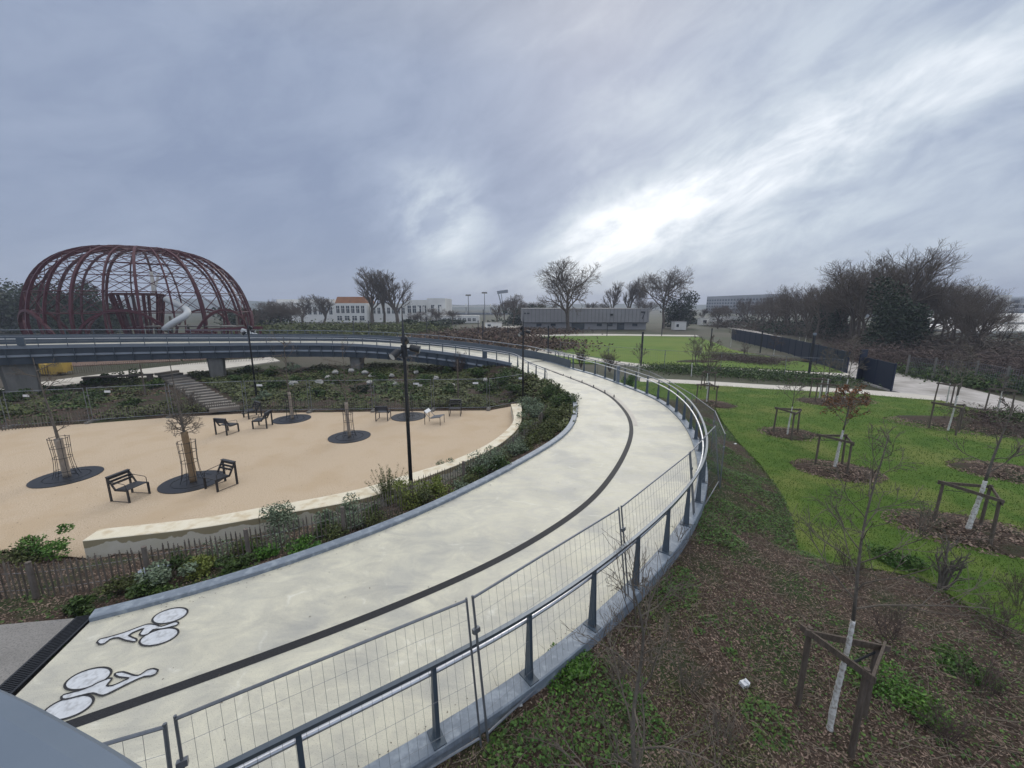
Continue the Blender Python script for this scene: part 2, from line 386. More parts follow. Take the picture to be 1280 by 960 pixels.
lawn_edge = [Vector(p) for p in ((6.5,36.5,0),(8.2,33.5,0),(9.9,30,0),(10.9,27,0))]+[G(x,y) for x,y in ((893,508),(905,530),(925,555),(950,580),(975,615),(990,650),(998,690),(1040,705),(1100,712),(1150,722),(1190,745),(1230,770),(1280,792),(1420,850))]+[Vector((30,5,0)),Vector((60,0,0))]
LAWN = lawn_edge+[Vector((60,15,0))]+[G(x,y) for x,y in ((1280,517),(1225,512),(1172,499.5),(1140,497),(1073,491),(960,485),(860,478.5))]+[Vector((9,34.6,0))]
def Zout(X, Y):
    dR = pdist(X, Y, FARALL); dL = pdist(X, Y, lawn_edge); ins = inside(X, Y, LAWN)
    t = dR/(dR+dL+1e-6)
    z = .98*(1-t)**1.15*(1-.25*t)+.05*fnoise(X, Y, 1.6, 8)+.10*fnoise(X, Y, .6, 9)*np.clip(dR, 0, 1)*(1-t)
    z = z+.02
    return np.where(ins, -.03-.25*np.minimum(dL, 1), z)
RAMP = NA+FA[::-1]
def grid(x0, x1, y0, y1, st, Zf, keep=None):
    xs = np.arange(x0, x1+st, st); ys = np.arange(y0, y1+st, st); X, Y = np.meshgrid(xs, ys)
    Z = Zf(X, Y); nx = len(xs); mb = MB()
    inr = inside(X, Y, RAMP); Z = np.where(inr, np.minimum(Z, .72), Z)
    K = keep(X, Y) if keep else np.ones(X.shape, bool)
    V = np.stack([X.ravel(), Y.ravel(), Z.ravel()], 1)
    K2 = K[:-1,:-1] & K[1:,:-1] & K[:-1,1:] & K[1:,1:]
    j, i = np.nonzero(K2); a = j*nx+i
    mb.np(V, np.stack([a, a+1, a+nx+1, a+nx], 1)); return mb
CIRC = FARALL
leftpoly = [Vector((-60,5,0))]+[G(-420,830,1.1), G(-100,795,1.1), G(0,789,1.1), G(100,778.5,1.1)]+FA[:0]+[FA[0]]+FA+bout+[Vector((-60,15,0))]
struct('planting_bed', grid(-46, 7, 4.5, 44, .22, Zin, lambda X, Y: inside(X, Y, leftpoly)), M['mulch'], True)
def keep_out(X, Y):
    dR = pdist(X, Y, FARALL)
    return (~inside(X, Y, leftpoly)) & ((Y < 34) | (dR < 5)) & (~((Y > 12) & (X < 4) & (Y < 30)))
rightpoly = FA+[Vector((4,40,0))]+lawn_edge+[Vector((60,-6,0)),Vector((-9,-6,0))]
struct('embankment', grid(-8.5, 30, -5, 41, .2, Zout, lambda X, Y: (inside(X, Y, rightpoly) | (pdist(X, Y, FA) < .8) | (pdist(X,Y,lawn_edge) < .7)) & (side_np(X, Y) > -.2)) if False else
       grid(-8.5, 30, -5, 41, .2, Zout, lambda X, Y: (inside(X, Y, rightpoly) | (pdist(X, Y, FA) < .8) | (pdist(X,Y,lawn_edge) < .7))), M['mulch'], True)
def ZL(x, y):
    X = np.array([[x]]); Y = np.array([[y]])
    if inside(X, Y, leftpoly)[0,0]: return max(0, float(Zin(X, Y)[0,0]))
    if inside(X, Y, LAWN)[0,0]: return 0.0
    if inside(X, Y, rightpoly)[0,0]: return max(0, float(Zout(X, Y)[0,0]))
    return 0.0
def GT(px, py):
    z = .4
    for _ in range(12): p = G(px, py, z); z = .5*z+.5*ZL(p.x, p.y)
    return G(px, py, z)

mb = MB(); mb.poly([(-1500,-200,-.35),(1500,-200,-.35),(1500,-.35,-.35),(-1500,-.35,-.35)])
mb = MB()
gx = np.concatenate([np.linspace(-1600,-120,14), np.linspace(-100,100,21), np.linspace(120,1600,14)]); gy = np.concatenate([np.linspace(-60,100,17), np.linspace(120,1600,14)])
X, Y = np.meshgrid(gx, gy); nx = len(gx); Z = np.full(X.shape, -.14); j, i = np.mgrid[0:len(gy)-1, 0:nx-1]; a = (j*nx+i).ravel()
mb.np(np.stack([X.ravel(), Y.ravel(), Z.ravel()], 1), np.stack([a, a+1, a+nx+1, a+nx], 1))
struct('ground', mb, M['ground'])
mb = MB(); mb.poly(LAWN, 0.0); struct('lawn', mb, M['lawn'])

def patch(name, pxs, m, z=0.0, z0=None):
    mb = MB(); pts = [G(x, y, z) for x, y in pxs]; mb.prism(pts, -.2, z); return struct(name, mb, m)
patch('far_lawn', [(598,431.5),(640,424),(690,420),(780,419.5),(872,421),(893,428),(915,437),(960,445),(1000,452),(1075,463.5),(1063,467),(1000,463),(860,456.5),(800,455),(720,453.5),(690,450),(655,442)], M['lawn_far'], -.01)
patch('footpath', [(640,418.2),(740,417.3),(870,418.8),(874,420.3),(780,419.4),(690,419.9),(640,421)], M['path'], -.02)
patch('footpath', [(600,424),(640,431),(700,440),(760,450),(815,456.5),(860,457.8),(960,462),(1063,467),(1062,470),(960,465),(860,460),(810,459.2),(752,453),(690,443),(640,434),(598,427)], M['path'], 0)
patch('footpath', [(800,472.5),(860,475),(960,481),(1073,486.5),(1140,492),(1175,496),(1175,500.5),(1140,498),(1073,492),(960,486),(860,479.5),(800,477)], M['path'], .006)
patch('gravel_road', [(905,404),(925,409),(985,423),(1060,447),(1116,465),(1200,483),(1290,505),(1400,530),(1400,552),(1290,521),(1215,509),(1172,500),(1130,492),(1080,478),(1040,459),(975,429),(915,411),(895,405)], M['gravel'], -.005)
patch('footpath', [(-120,512),(0,486),(60,476),(170,462),(240,454),(340,446),(350,451),(262,463),(130,484),(40,497),(-120,528)], M['path'], -.01)
patch('footpath', [(430,431),(480,425),(540,417.5),(600,411),(640,407),(700,404.5),(700,405.8),(640,410),(575,419.5),(530,427),(500,432)], M['path'], .0)
patch('plaza', [(60,421),(200,419),(330,418.5),(430,419),(530,420),(500,431),(430,434),(330,434),(200,434),(60,436)], M['path'], -.03)
patch('earth_yard', [(-200,470),(0,461),(100,457),(300,447),(345,441),(345,437),(60,437),(-200,440)], mat('red_earth', (.16,.10,.07), (.22,.15,.11), .6, bump=.05), -.035)
mb = MB(); mb.prism([G(100,771,1.1), nearA[0]+Vector((-.22,.05,0)), G(18,868,1.1)+Vector((-.22,0,0)), G(18,868,1.1)+dd*4+Vector((-.22,0,0)), Vector((-20,-1,0)), Vector((-26,6,0)), G(-420,815,1.1), G(-100,786,1.1), G(0,780,1.1)], .6, 1.085)
struct('pavement', mb, M['pave'])

# mounds of bark on the lawn round each young tree
def mound(c, r, sq=1.0, seed=0, h=.14, ang=0):
    mb = MB(); rr = random.Random(seed); nr, na = 7, 36; c = Vector(c)
    ph = [rr.uniform(0, 6.3) for _ in range(4)]; mb.v.append((c.x, c.y, h))
    for i in range(1, nr+1):
        for k in range(na):
            a = 2*math.pi*k/na; w = 1+.10*math.sin(2*a+ph[0])+.07*math.sin(3*a+ph[1])+.05*math.sin(7*a+ph[2])+rr.uniform(-.03,.03)
            q = i/nr; x = r*q*w*math.cos(a); y = r*sq*q*w*math.sin(a)
            mb.v.append((c.x+x*math.cos(ang)-y*math.sin(ang), c.y+x*math.sin(ang)+y*math.cos(ang), h*(1-q**2.2)+rr.uniform(-.012,.02)-(.04 if i == nr else 0)))
    for k in range(na): mb.f.append((0, 1+k, 1+(k+1) % na))
    for i in range(nr-1):
        for k in range(na):
            a = 1+i*na+k; b = 1+i*na+(k+1) % na; mb.f.append((a, a+na, b+na, b))
    return mb
ytrees = {'a':(1043,585),'b':(984,543),'c':(883,503),'d':(1031,502),'e':(1209,663),'f':(1185,537)}
mounds = [(G(1046,588),1.35,.75,1),(G(987,542),1.3,.8,2),(G(886,505),1.5,.8,3),(G(1033,503),1.6,.8,4),(G(1213,665),1.75,.62,5),(G(1062,500),1.4,.7,6),(G(1262,591),1.6,.7,8)]
mall = MB(); 
for c, r, sq, sd in mounds: mo = mound(c, r, sq, sd, .16, -.3); mall.add(mo.v, mo.f)
for c, r, sq, sd in ((G(1245,535),4.2,.42,9),(G(870,452),2.6,.3,10),(G(945,449),6.5,.28,11)): mo = mound(c, r, sq, sd, .2, -.5 if sd == 9 else 0); mall.add(mo.v, mo.f)
struct('bark_mulch_mound', mall, M['mulch'])

# ------------------------------------------------------------------ scattered stuff
def quads(mb, C, size, nrm=None, tilt=.6, asp=.6, rs=npr, curl=0):
    n = len(C); 
    if n == 0: return
    size = np.broadcast_to(np.asarray(size, float), (n,))
    a = rs.uniform(0, 2*np.pi, n); u = np.stack([np.cos(a), np.sin(a), rs.normal(0, tilt, n)], 1); u /= np.linalg.norm(u, axis=1)[:,None]
    q = rs.normal(0, 1, (n, 3)); q[:,2] *= .5 if nrm is None else 1; v = np.cross(u, q); 
    if nrm is None:
        v = np.stack([-u[:,1], u[:,0], rs.normal(0, tilt, n)], 1)
    v /= np.linalg.norm(v, axis=1)[:,None]+1e-9
    s = size[:,None]; 
    V = np.concatenate([C-u*s, C+v*s*asp, C+u*s, C-v*s*asp], 0); i = np.arange(n)
    mb.np(V, np.stack([i, i+n, i+2*n, i+3*n], 1))
def scatter_pts(n, x0, x1, y0, y1, ok, dens=None):
    X = npr.uniform(x0, x1, n); Y = npr.uniform(y0, y1, n)
    k = ok(X, Y); X = X[k]; Y = Y[k]
    return X, Y
# bark chips on the bank, near the lookout
X, Y = scatter_pts(380000, -3, 16, 1.5, 27, lambda X, Y: inside(X, Y, rightpoly) & ~inside(X, Y, leftpoly) & (npr.uniform(0, 1, X.shape) < np.clip(60/(X**2+Y**2), .12, 1)))
Z = Zout(X, Y); 
mb = MB(); quads(mb, np.stack([X, Y, Z+.008], 1), npr.uniform(.011, .036, len(X)), tilt=.4, asp=.42)
single('bark_chips', mb, M['chip'], 'loose brown bark chips covering the sloping bank', 'bark mulch', kind='stuff')
mb = MB()
for c, r, sq, sd in mounds+[(G(1245,535),4.2,.42,9)]:
    n = int(5000 if sd == 9 else 2600 if c.y < 18 else 900); a = npr.uniform(0, 6.28, n); q = np.sqrt(npr.uniform(0, 1.35, n)); px = r*q*np.cos(a); py = r*sq*q*np.sin(a); ca, sa = math.cos(-.3), math.sin(-.3)
    quads(mb, np.stack([c.x+px*ca-py*sa, c.y+px*sa+py*ca, np.maximum(.012, .165*(1-q**2.2)+.01)], 1), npr.uniform(.025,.075,n), tilt=.4, asp=.4)
single('bark_chips', mb, M['chip'], 'bark chips heaped in rings round the staked lawn trees', 'bark mulch', kind='stuff')
X, Y = scatter_pts(200000, -16, 5, 5, 27, lambda X, Y: inside(X, Y, leftpoly) & ~inside(X, Y, SAND) & ~inside(X, Y, RAMP) & (Y < 26))
mb = MB(); quads(mb, np.stack([X, Y, Zin(X, Y)+.01], 1), npr.uniform(.011,.034,len(X)), tilt=.35, asp=.42)
single('bark_chips', mb, M['chip'], 'dark bark chips in the curved bed between stone wall and path', 'bark mulch', kind='stuff')
# green creeping cover on the bank, in patches
def cover(n, sz0, sz1, thr, seed, x0, x1, y0, y1, Zf, ok, zh, sc=.8, asp=.7, cl=()):
    def fld(X, Y):
        f = fnoise(X, Y, sc, seed)+.45*fnoise(X, Y, sc*3, seed+1)+.35*fnoise(X, Y, sc*8, seed+2)
        for c, r_ in cl: f = f+1.3*np.exp(-((X-c.x)**2+(Y-c.y)**2)/(r_*r_))
        return f
    X, Y = scatter_pts(n, x0, x1, y0, y1, lambda X, Y: ok(X, Y) & (fld(X, Y) > thr))
    f = np.clip((fld(X, Y)-thr)*1.3, 0, 1.3)
    mb = MB(); quads(mb, np.stack([X, Y, Zf(X, Y)+.01+npr.uniform(0, 1, len(X))*zh*f], 1), npr.uniform(sz0, sz1, len(X)), tilt=.5, asp=asp); return mb
CL = [(GT(x, y), r_) for x, y, r_ in ((705,925,.45),(655,945,.4),(715,840,.32),(745,955,.35),(640,960,.3),(880,650,.5),(905,690,.6),(940,770,.5),(860,720,.4),(950,800,.55),(960,905,.32),(1115,865,.4),(1205,840,.3),(930,600,.5),(840,745,.45),(1060,830,.4),(900,590,.5),(925,650,.4),(1010,735,.4),(740,880,.4),(800,900,.35))]
okR = lambda X, Y: inside(X, Y, rightpoly) & (pdist(X, Y, FARALL) > .3) & ~((X > 3.8) & (Y < 8.6) & (npr.uniform(0, 1, X.shape) > .16))
X, Y = scatter_pts(15000, -2, 12, 2, 20, lambda X, Y: inside(X, Y, rightpoly)); mb = MB(); Zt = Zout(X, Y)
for x, y, z in zip(X, Y, Zt):
    if x*x+y*y > 160: continue
    a = rnd.uniform(0, 6.28); l = rnd.uniform(.07, .6)**1.3; e = rnd.uniform(0, .35)*l; d_ = Vector((math.cos(a)*l, math.sin(a)*l, e)); p = Vector((x, y, z+.01)); q = p+d_*.5+Vector((rnd.gauss(0,.03), rnd.gauss(0,.03), .02))
    mb.tube([p, q, p+d_], [.0036,.0028,.0014], 3, False)
single('dry_twigs', mb, M['twigpale'], 'fine dry twigs littering the bark bank', 'twig litter', kind='stuff')
single('bank_ground_cover', cover(420000, .012, .034, .30, 21, -3, 14, 1.5, 27, Zout, okR, .15, .9, cl=CL), M['leaf2'], 'green creeping plants in patches over the bark bank', 'ground cover', kind='stuff')
single('bank_ground_cover', cover(330000, .009, .022, -.2, 33, -3, 14, 1.5, 28, Zout, okR, .07, 1.3), M['leafolive'], 'thin olive weeds spreading through the bank mulch', 'ground cover', kind='stuff')
okL = lambda X, Y: inside(X, Y, leftpoly) & ~inside(X, Y, SAND) & ~inside(X, Y, RAMP) & (pdist(X, Y, nearA) > .3)
single('bed_ground_cover', cover(60000, .02, .05, .35, 44, -18, 5, 5, 27, Zin, okL, .14, 1.4), M['leaf'], 'low dark green plants along the curved mulch bed', 'ground cover', kind='stuff')
okG = lambda X, Y: okL(X, Y) & (Y > 24) 
stl = [G(281,511), G(208,466)]
okG = lambda X, Y: inside(X, Y, leftpoly) & ~inside(X, Y, SAND) & ~inside(X, Y, RAMP) & (pdist(X, Y, sand_back) > .35) & (Y > 16) & (pdist(X, Y, stl) > 1.15)
single('garden_ground_cover', cover(230000, .06, .13, -.15, 55, -44, 4, 16, 44, Zin, okG, .3, .8), M['leafolive'], 'olive green planting filling the garden under the bridge', 'ground cover', kind='stuff')
single('garden_ground_cover', cover(150000, .05, .11, .35, 66, -44, 4, 16, 44, Zin, okG, .38, .6), M['leaf'], 'darker green clumps through the garden under the bridge', 'ground cover', kind='stuff')
single('garden_ground_cover', cover(60000, .05, .11, .55, 77, -44, 4, 16, 44, Zin, okG, .4, .9), M['leafheath'], 'reddish brown heathers among the garden planting', 'ground cover', kind='stuff')
# lawn blades
X, Y = scatter_pts(420000, 7, 34, 7, 34, lambda X, Y: inside(X, Y, LAWN) & (npr.uniform(0, 1, X.shape) < np.clip(190/(X**2+Y**2), .1, 1)))
Xe, Ye = scatter_pts(420000, 6, 20, 6, 36, lambda X, Y: ~inside(X, Y, LAWN) & (pdist(X, Y, lawn_edge) < .10+.55*np.abs(fnoise(X, Y, 2.2, 4))))
X = np.concatenate([X, Xe]); Y = np.concatenate([Y, Ye])
n = len(X); dist = np.hypot(X, Y); a = npr.uniform(0, 6.28, n); w = .0035+.0003*dist; h = npr.uniform(.02, .055, n); h[-max(1, len(Xe)):] += .02; lx = npr.normal(0, .018, n); ly = npr.normal(0, .018, n)
V = np.concatenate([np.stack([X-np.cos(a)*w, Y-np.sin(a)*w, 0*X], 1), np.stack([X+np.cos(a)*w, Y+np.sin(a)*w, 0*X], 1), np.stack([X+lx, Y+ly, h], 1)], 0); i = np.arange(n)
mb = MB(); mb.np(V, np.stack([i, i+n, i+2*n], 1))
single('grass', mb, M['blade'], 'short green grass blades over the near lawn', 'grass', kind='stuff')
# specks and dry leaves on the sand
X, Y = scatter_pts(3800, -30, 0, 9, 24, lambda X, Y: inside(X, Y, SAND))
mb = MB(); quads(mb, np.stack([X, Y, 0*X+.012], 1), npr.uniform(.005,.026,len(X))**1.0, tilt=.15, asp=.4)
single('fallen_leaves', mb, M['twigdark'], 'tiny dark leaves and twigs scattered on the sand', 'leaf litter', kind='stuff')
X, Y = scatter_pts(300, -8, 9, 3, 30, lambda X, Y: inside(X, Y, RAMP))
mb = MB(); quads(mb, np.stack([X, Y, 0*X+1.108], 1), npr.uniform(.008,.022,len(X)), tilt=.1, asp=.5)
E_ = []
for P_, sgn in ((NA, -1), (FA, 1)):
    for p in P_:
        if p.y > 30: continue
        for _ in range(16):
            E_.append((p.x+npr.normal(0,.12), p.y+npr.normal(0,.12), p.z+.008))
E_ = np.array(E_); k_ = inside(E_[:,0], E_[:,1], RAMP); E_ = E_[k_]; quads(mb, E_, npr.uniform(.004,.016,len(E_)), tilt=.1, asp=.5)
single('fallen_leaves', mb, M['twigdark'], 'tiny dark specks of leaves on the pale path', 'leaf litter', kind='stuff')

# ------------------------------------------------------------------ path furniture and markings
lp = [(90,905),(200,868),(300,830),(400,795),(500,755),(600,712),(660,680),(700,655),(740,625),(768,590),(782,565),(789,545),(789,530),(783,516),(767,498.5),(752,489),(730,479),(705,470.5),(690,466)]
LN = smooth(resample(catmull([G(x, y, 1.104) for x, y in lp], .3), step=.3), 6)
t0 = LN[0]-LN[3]; LN = [LN[0]+t0.normalized()*1.2]+LN
LE = [p for p in LN]
mid = [ (a.lerp(b, .52)) for a, b in zip(NA, FA)]
tail = [Vector((p.x, p.y, p.z+.004)) for p in mid if p.y > LN[-1].y+1.5]
LN = smooth(resample(LN+tail, step=.3), 8)
def on_ramp_z(p):
    b = min(NA, key=lambda q: (q.x-p.x)**2+(q.y-p.y)**2); return b.z
for p in LN: p.z = min(mid, key=lambda q: (q.x-p.x)**2+(q.y-p.y)**2).z+.004
mb = ribbon(offset(LN, .085), offset(LN, -.085), 1); struct('dark_path_strip', mb, M['strip'])
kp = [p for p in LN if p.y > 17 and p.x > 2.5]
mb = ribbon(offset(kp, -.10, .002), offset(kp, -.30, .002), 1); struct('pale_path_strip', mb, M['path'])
for i, (x, y) in enumerate(((704,470),(713.5,473),(727.5,478),(742,484),(756,490.5),(767.5,496.5))):
    c = G(x, y, 1.1); mb = MB(); mb.cyl((0,0,0), (0,0,.16), .035, 8, .028); mb.disc((0,0,-.0), .07, .012, 10)
    single('path_stud', mb, M['black'], 'small dark stud beside the curved dark line of the path, number %s from the bridge' % ('one two three four five six'.split()[i]), 'bollard', 'small studs along the dark path line', origin=c)
# drain channel
a0 = nearA[0]+Vector((-.22,.15,0)); a1 = G(18,868,1.1)+dd*3.6+Vector((-.2,0,0)); 
a0.z = a1.z = 1.1
mb = MB(); n_ = int((a1-a0).length/.035); ax = (a1-a0).normalized(); pr = Vector((-ax.y, ax.x, 0))
mb.bar(a0+pr*.125, a1+pr*.125, .03, .02); mb.bar(a0-pr*.125, a1-pr*.125, .03, .02); mb.bar(a0-Vector((0,0,.03)), a1-Vector((0,0,.03)), .24, .02)
for i in range(n_):
    c = a0+ax*(i*.035+.01); mb.bar(c-pr*.115, c+pr*.115, .014, .018)
single('drain_channel', mb, M['black'], 'long black slotted drain grating across the start of the path', 'drain')
# inner kerb
ki = [p for i, p in enumerate(nearA) if i*.35 < 21.4]
mb = MB(); mb.sweep(ki, [(0,-.2),(.24,-.2),(.24,.075),(.22,.09),(.02,.09),(0,.075)])
single('steel_kerb', mb, M['kerbsteel'], 'blue grey steel kerb along the inner edge of the curved path', 'kerb')

# bicycle markings
S0 = lambda x, y: G(x/3.2, 700+y/3.2, 1.108)
def marking(label, wheels, body):
    t = thing('bicycle_marking', label, 'road marking', G(wheels[0][0]/3.2, 700+wheels[0][1]/3.2, 1.1))
    w = MB(); k = MB()
    def contour(pts, wd=.028):
        N_ = len(pts)
        for i in range(N_):
            a, b = pts[i], pts[(i+1) % N_]; d = (b-a); 
            if d.length < 1e-4: continue
            d.normalize(); q = Vector((-d.y, d.x, 0))*wd/2; e = d*wd*.3; u = Vector((0,0,.003))
            k.add([a-e-q+u, b+e-q+u, b+e+q+u, a-e+q+u], [(0,1,2,3)])
    for (zx, zy, _) in wheels:
        A_, B_, tl = _; tl = R(tl); dz = Vector((0,0,.0012*wheels.index((zx, zy, _))))
        pts = [S0(zx+A_*math.cos(i*math.pi/20)*math.cos(tl)+B_*math.sin(i*math.pi/20)*math.sin(tl), zy-A_*math.cos(i*math.pi/20)*math.sin(tl)+B_*math.sin(i*math.pi/20)*math.cos(tl))+dz for i in range(40)]
        w.poly(pts); contour(pts)
    pts = [S0(x, y)+Vector((0,0,.006)) for x, y in body]; pts = catmull(pts+[pts[0]], .04)[:-1]; w.poly(pts)
    contour(pts, .024)
    # stack the overlapping contour pieces a hair apart
    k.v = [(v[0], v[1], v[2]+.00004*(i//4 % 12)) for i, v in enumerate(k.v)]
    part('white_fill', w, M['paintwhite'], t, True); part('black_outline', k, M['paintblack'], t, True)
marking('white bicycle rider marking nearer the planted bed, head towards the drain', [(680,223,(73,26,16)),(636,308,(81,28,17))],
        [(388,330),(400,318),(425,312),(450,305),(500,290),(540,275),(590,258),(622,260),(648,266),(700,249),(714,252),(706,262),(650,276),(612,280),(595,296),(572,303),(558,298),(574,276),(548,284),(516,302),(546,318),(540,328),(500,322),(470,312),(440,318),(420,334),(398,338)])
marking('white bicycle rider marking nearer the dark line, beside the grey parapet', [(352,475,(98,34,19)),(272,592,(108,38,20))],
        [(632,442),(625,456),(600,466),(575,468),(520,492),(430,537),(400,543),(370,534),(330,542),(260,559),(246,553),(256,540),(318,524),(350,512),(372,503),(392,492),(440,474),(446,480),(428,503),(452,503),(500,482),(513,474),(470,468),(459,456),(490,449),(540,463),(562,460),(588,442),(614,436)])

# outer railing of the ramp: kerb plate, tapered posts, flat top rail, tube
so = resample(FARALL, step=.35)
rail = [p for p in so]
idx_end = next(i for i, p in enumerate(rail) if p.y > 36.5)
t = thing('ramp_railing', 'steel railing with tapered posts along the outer edge of the curved path', 'railing', rail[0])
mb = MB(); mb.sweep(rail[:idx_end+1], [(.02,-.30),(.02,.05),(.0,.065),(-.26,.065),(-.28,.05),(-.28,-.30)]); part('kerb_plate', mb, M['kerbsteel'], t, True)
tr = MB(); tr.sweep(offset(rail[:idx_end+1], -.16), [(-.03,1.13),(.03,1.13),(.03,1.175),(-.03,1.175)]); part('top_rail', tr, M['railbar'], t, True)
hr = MB(); hr.tube(offset(rail[:idx_end+1], -.07, .955), .030, 10); part('handrail', hr, M['tubebright'], t, True, smooth=True)
# posts: fix the phase on the post seen at px (549,925)
L_ = [0]
for a, b in zip(rail, rail[1:]): L_.append(L_[-1]+(b-a).length)
p0 = G(549, 925, 1.1); s0 = L_[min(range(len(rail)), key=lambda i: (rail[i]-p0).length)]
def at_s(P, L_, s):
    for i in range(len(L_)-1):
        if L_[i+1] >= s: 
            f = (s-L_[i])/(L_[i+1]-L_[i]); tt = (P[i+1]-P[i]); tt.z = 0; return P[i].lerp(P[i+1], f), tt.normalized()
    return P[-1], (P[-1]-P[-2]).normalized()
def blade(mb, b, tdir, h, w0=.20, w1=.05, th=.02, lean=0.0):
    n = Vector((tdir.y, -tdir.x, 0))      # outward
    # a flat blade set across the path, wide at its foot
    c = b+n*.14; q = tdir*th/2
    o = [c-n*w0/2, c+n*w0/2, c+n*(w1/2-.0+lean)+Vector((0,0,h)), c-n*(w1/2)+n*lean+Vector((0,0,h))]
    mb.add([p-q for p in o]+[p+q for p in o], [(0,1,2,3),(7,6,5,4),(0,4,5,1),(1,5,6,2),(2,6,7,3),(3,7,4,0)])
s = s0
s -= .12
while s > 1.4: s -= 1.42
send = L_[idx_end]
while s < send:
    b, tt = at_s(rail, L_, s); mb = MB(); b = b+Vector((0,0,.065)); n = Vector((tt.y, -tt.x, 0))
    for k in (-1, 1): blade(mb, b+tt*.022*k, tt, 1.065, .135, .045, .010)
    blade(mb, b, tt, 1.06, .115, .038, .034)
    mb.box(b+n*.14+Vector((0,0,.008)), (.26,.16,.016), math.atan2(n.y, n.x))
    mb.bar(b+n*.12+Vector((0,0,.86)), b+n*.02+Vector((0,0,.9)), .02)
    part('post', mb, M['bluegrey'], t, True); s += 1.42
# one squared pale post in the run (the photo's light one)
b = G(770,479,1.1); mb = MB(); mb.box(b+Vector((.12,.05,.6)), (.20,.20,1.25)); part('gate_post', mb, M['girderlight'], t, True, label='broad pale square post')

# ------------------------------------------------------------------ bridge
BR_ = resample(bridge, step=.35)
t = thing('footbridge', 'blue grey steel girder footbridge curving behind the sand square', 'bridge', BR_[0])
mb = ribbon(offset(BR_, -.1, -.004), offset(BR_, -4.2, -.004), 3); part('deck', mb, M['concrete'], t, True)
def gprof(s): return [(0*s,.14),(-.22*s,.14),(-.22*s,-.25),(.0,-.25)]
tp = [p.copy() for p in BR_]
up = MB(); up.sweep(tp, [(.06,.16),(-.14,.16),(-.14,-.10),(.06,-.10)]); part('edge_beam', up, M['girderlight'], t, True)
Hh = lambda k: 1.0
lo = MB(); lo.sweep(tp, [(.05,-.10),(-.02,-.12),(-.10,-.55),(-.12,-.56),(-.22,-1.22),(-3.9,-1.22),(-4.02,-.56),(-4.3,-.10)]); part('girder', lo, M['girder'], t, True)
lg = MB(); lg.sweep(tp, [(-.085,-.53),(-.02,-.68),(-.05,-.72),(-.13,-.72)]); part('ledge', lg, M['girderlight'], t, True)  # lighter colour paints in the sky light on this tilted ledge
Lb = [0]
for a, b in zip(BR_, BR_[1:]): Lb.append(Lb[-1]+(b-a).length)
s = .5
while s < Lb[-1]-1:
    b, tt = at_s(BR_, Lb, s); n = Vector((-tt.y, tt.x, 0)); mb = MB(); q = tt*.025
    o = [b+n*.15+Vector((0,0,-.10)), b+n*.10+Vector((0,0,-.66)), b-n*.10+Vector((0,0,-1.26)), b-n*.24+Vector((0,0,-1.26)), b-n*.16+Vector((0,0,-.6)), b-n*.1+Vector((0,0,-.1))]
    m_ = len(o); mb.add([p-q for p in o]+[p+q for p in o], [tuple(range(m_)), tuple(range(m_, 2*m_))[::-1]]+[(i, (i+1) % m_, m_+(i+1) % m_, m_+i) for i in range(m_)])
    part('stiffener', mb, M['bluegrey'], t, True); s += 1.07
# inner railing of the bridge
i0 = min(range(len(allnear)), key=lambda i: (allnear[i]-G(681,479,1.1)).length)
ir = allnear[i0:]
Li = [0]
for a, b in zip(ir, ir[1:]): Li.append(Li[-1]+(b-a).length)
def hs(s): return 1.02-.24*min(1, max(0, (s-6)/22))
top = [p+Vector((0,0,hs(l))) for p, l in zip(ir, Li)]
mb = MB(); mb.sweep(offset(top, .02), [(-.04,-.02),(.04,-.02),(.04,.025),(-.04,.025)]); part('top_rail', mb, M['girderlight'], t, True)
mb = MB(); mb.tube(offset(top, -.10, -.18), .028, 8); part('handrail', mb, M['tubebright'], t, True, smooth=True)
for f in (.3, .55):
    mb = MB(); mb.tube([p+Vector((0,0,hs(l)*f)) for p, l in zip(ir, Li)], .007, 4); part('cable', mb, M['metal'], t, True)
s = .05; k = 0
while s < Li[-1]-.5:
    b, tt = at_s(ir, Li, s); mb = MB(); blade(mb, b-Vector((tt.y, -tt.x, 0))*.14+Vector((0,0,.02)), tt, hs(s)-.03, .14, .05, .05 if s < 8 else .045)
    part('post', mb, M['bluegrey'], t, True); s += 1.42
mb = MB(); a = ir[0]; tt = (ir[1]-ir[0]); tt.z = 0; tt.normalize(); mb.tube([a-tt*.28+Vector((0,0,.0)), a-tt*.28+Vector((0,0,.72)), a-tt*.2+Vector((0,0,.82)), a+Vector((0,0,.84))], .022, 8); part('handrail_end', mb, M['metal'], t, True)
for px in (28, 608):
    c = min(BR_, key=lambda p: abs(640+(p.x*FPX)/(p.y*CT+(CH-p.z)*ST)-px)); mb = MB(); tt = 0
    mb.box(c+Vector((0,0,.42)), (.36,.2,.6), .6 if px == 28 else 0); part('joint_box', mb, M['bluegrey'], t, True)
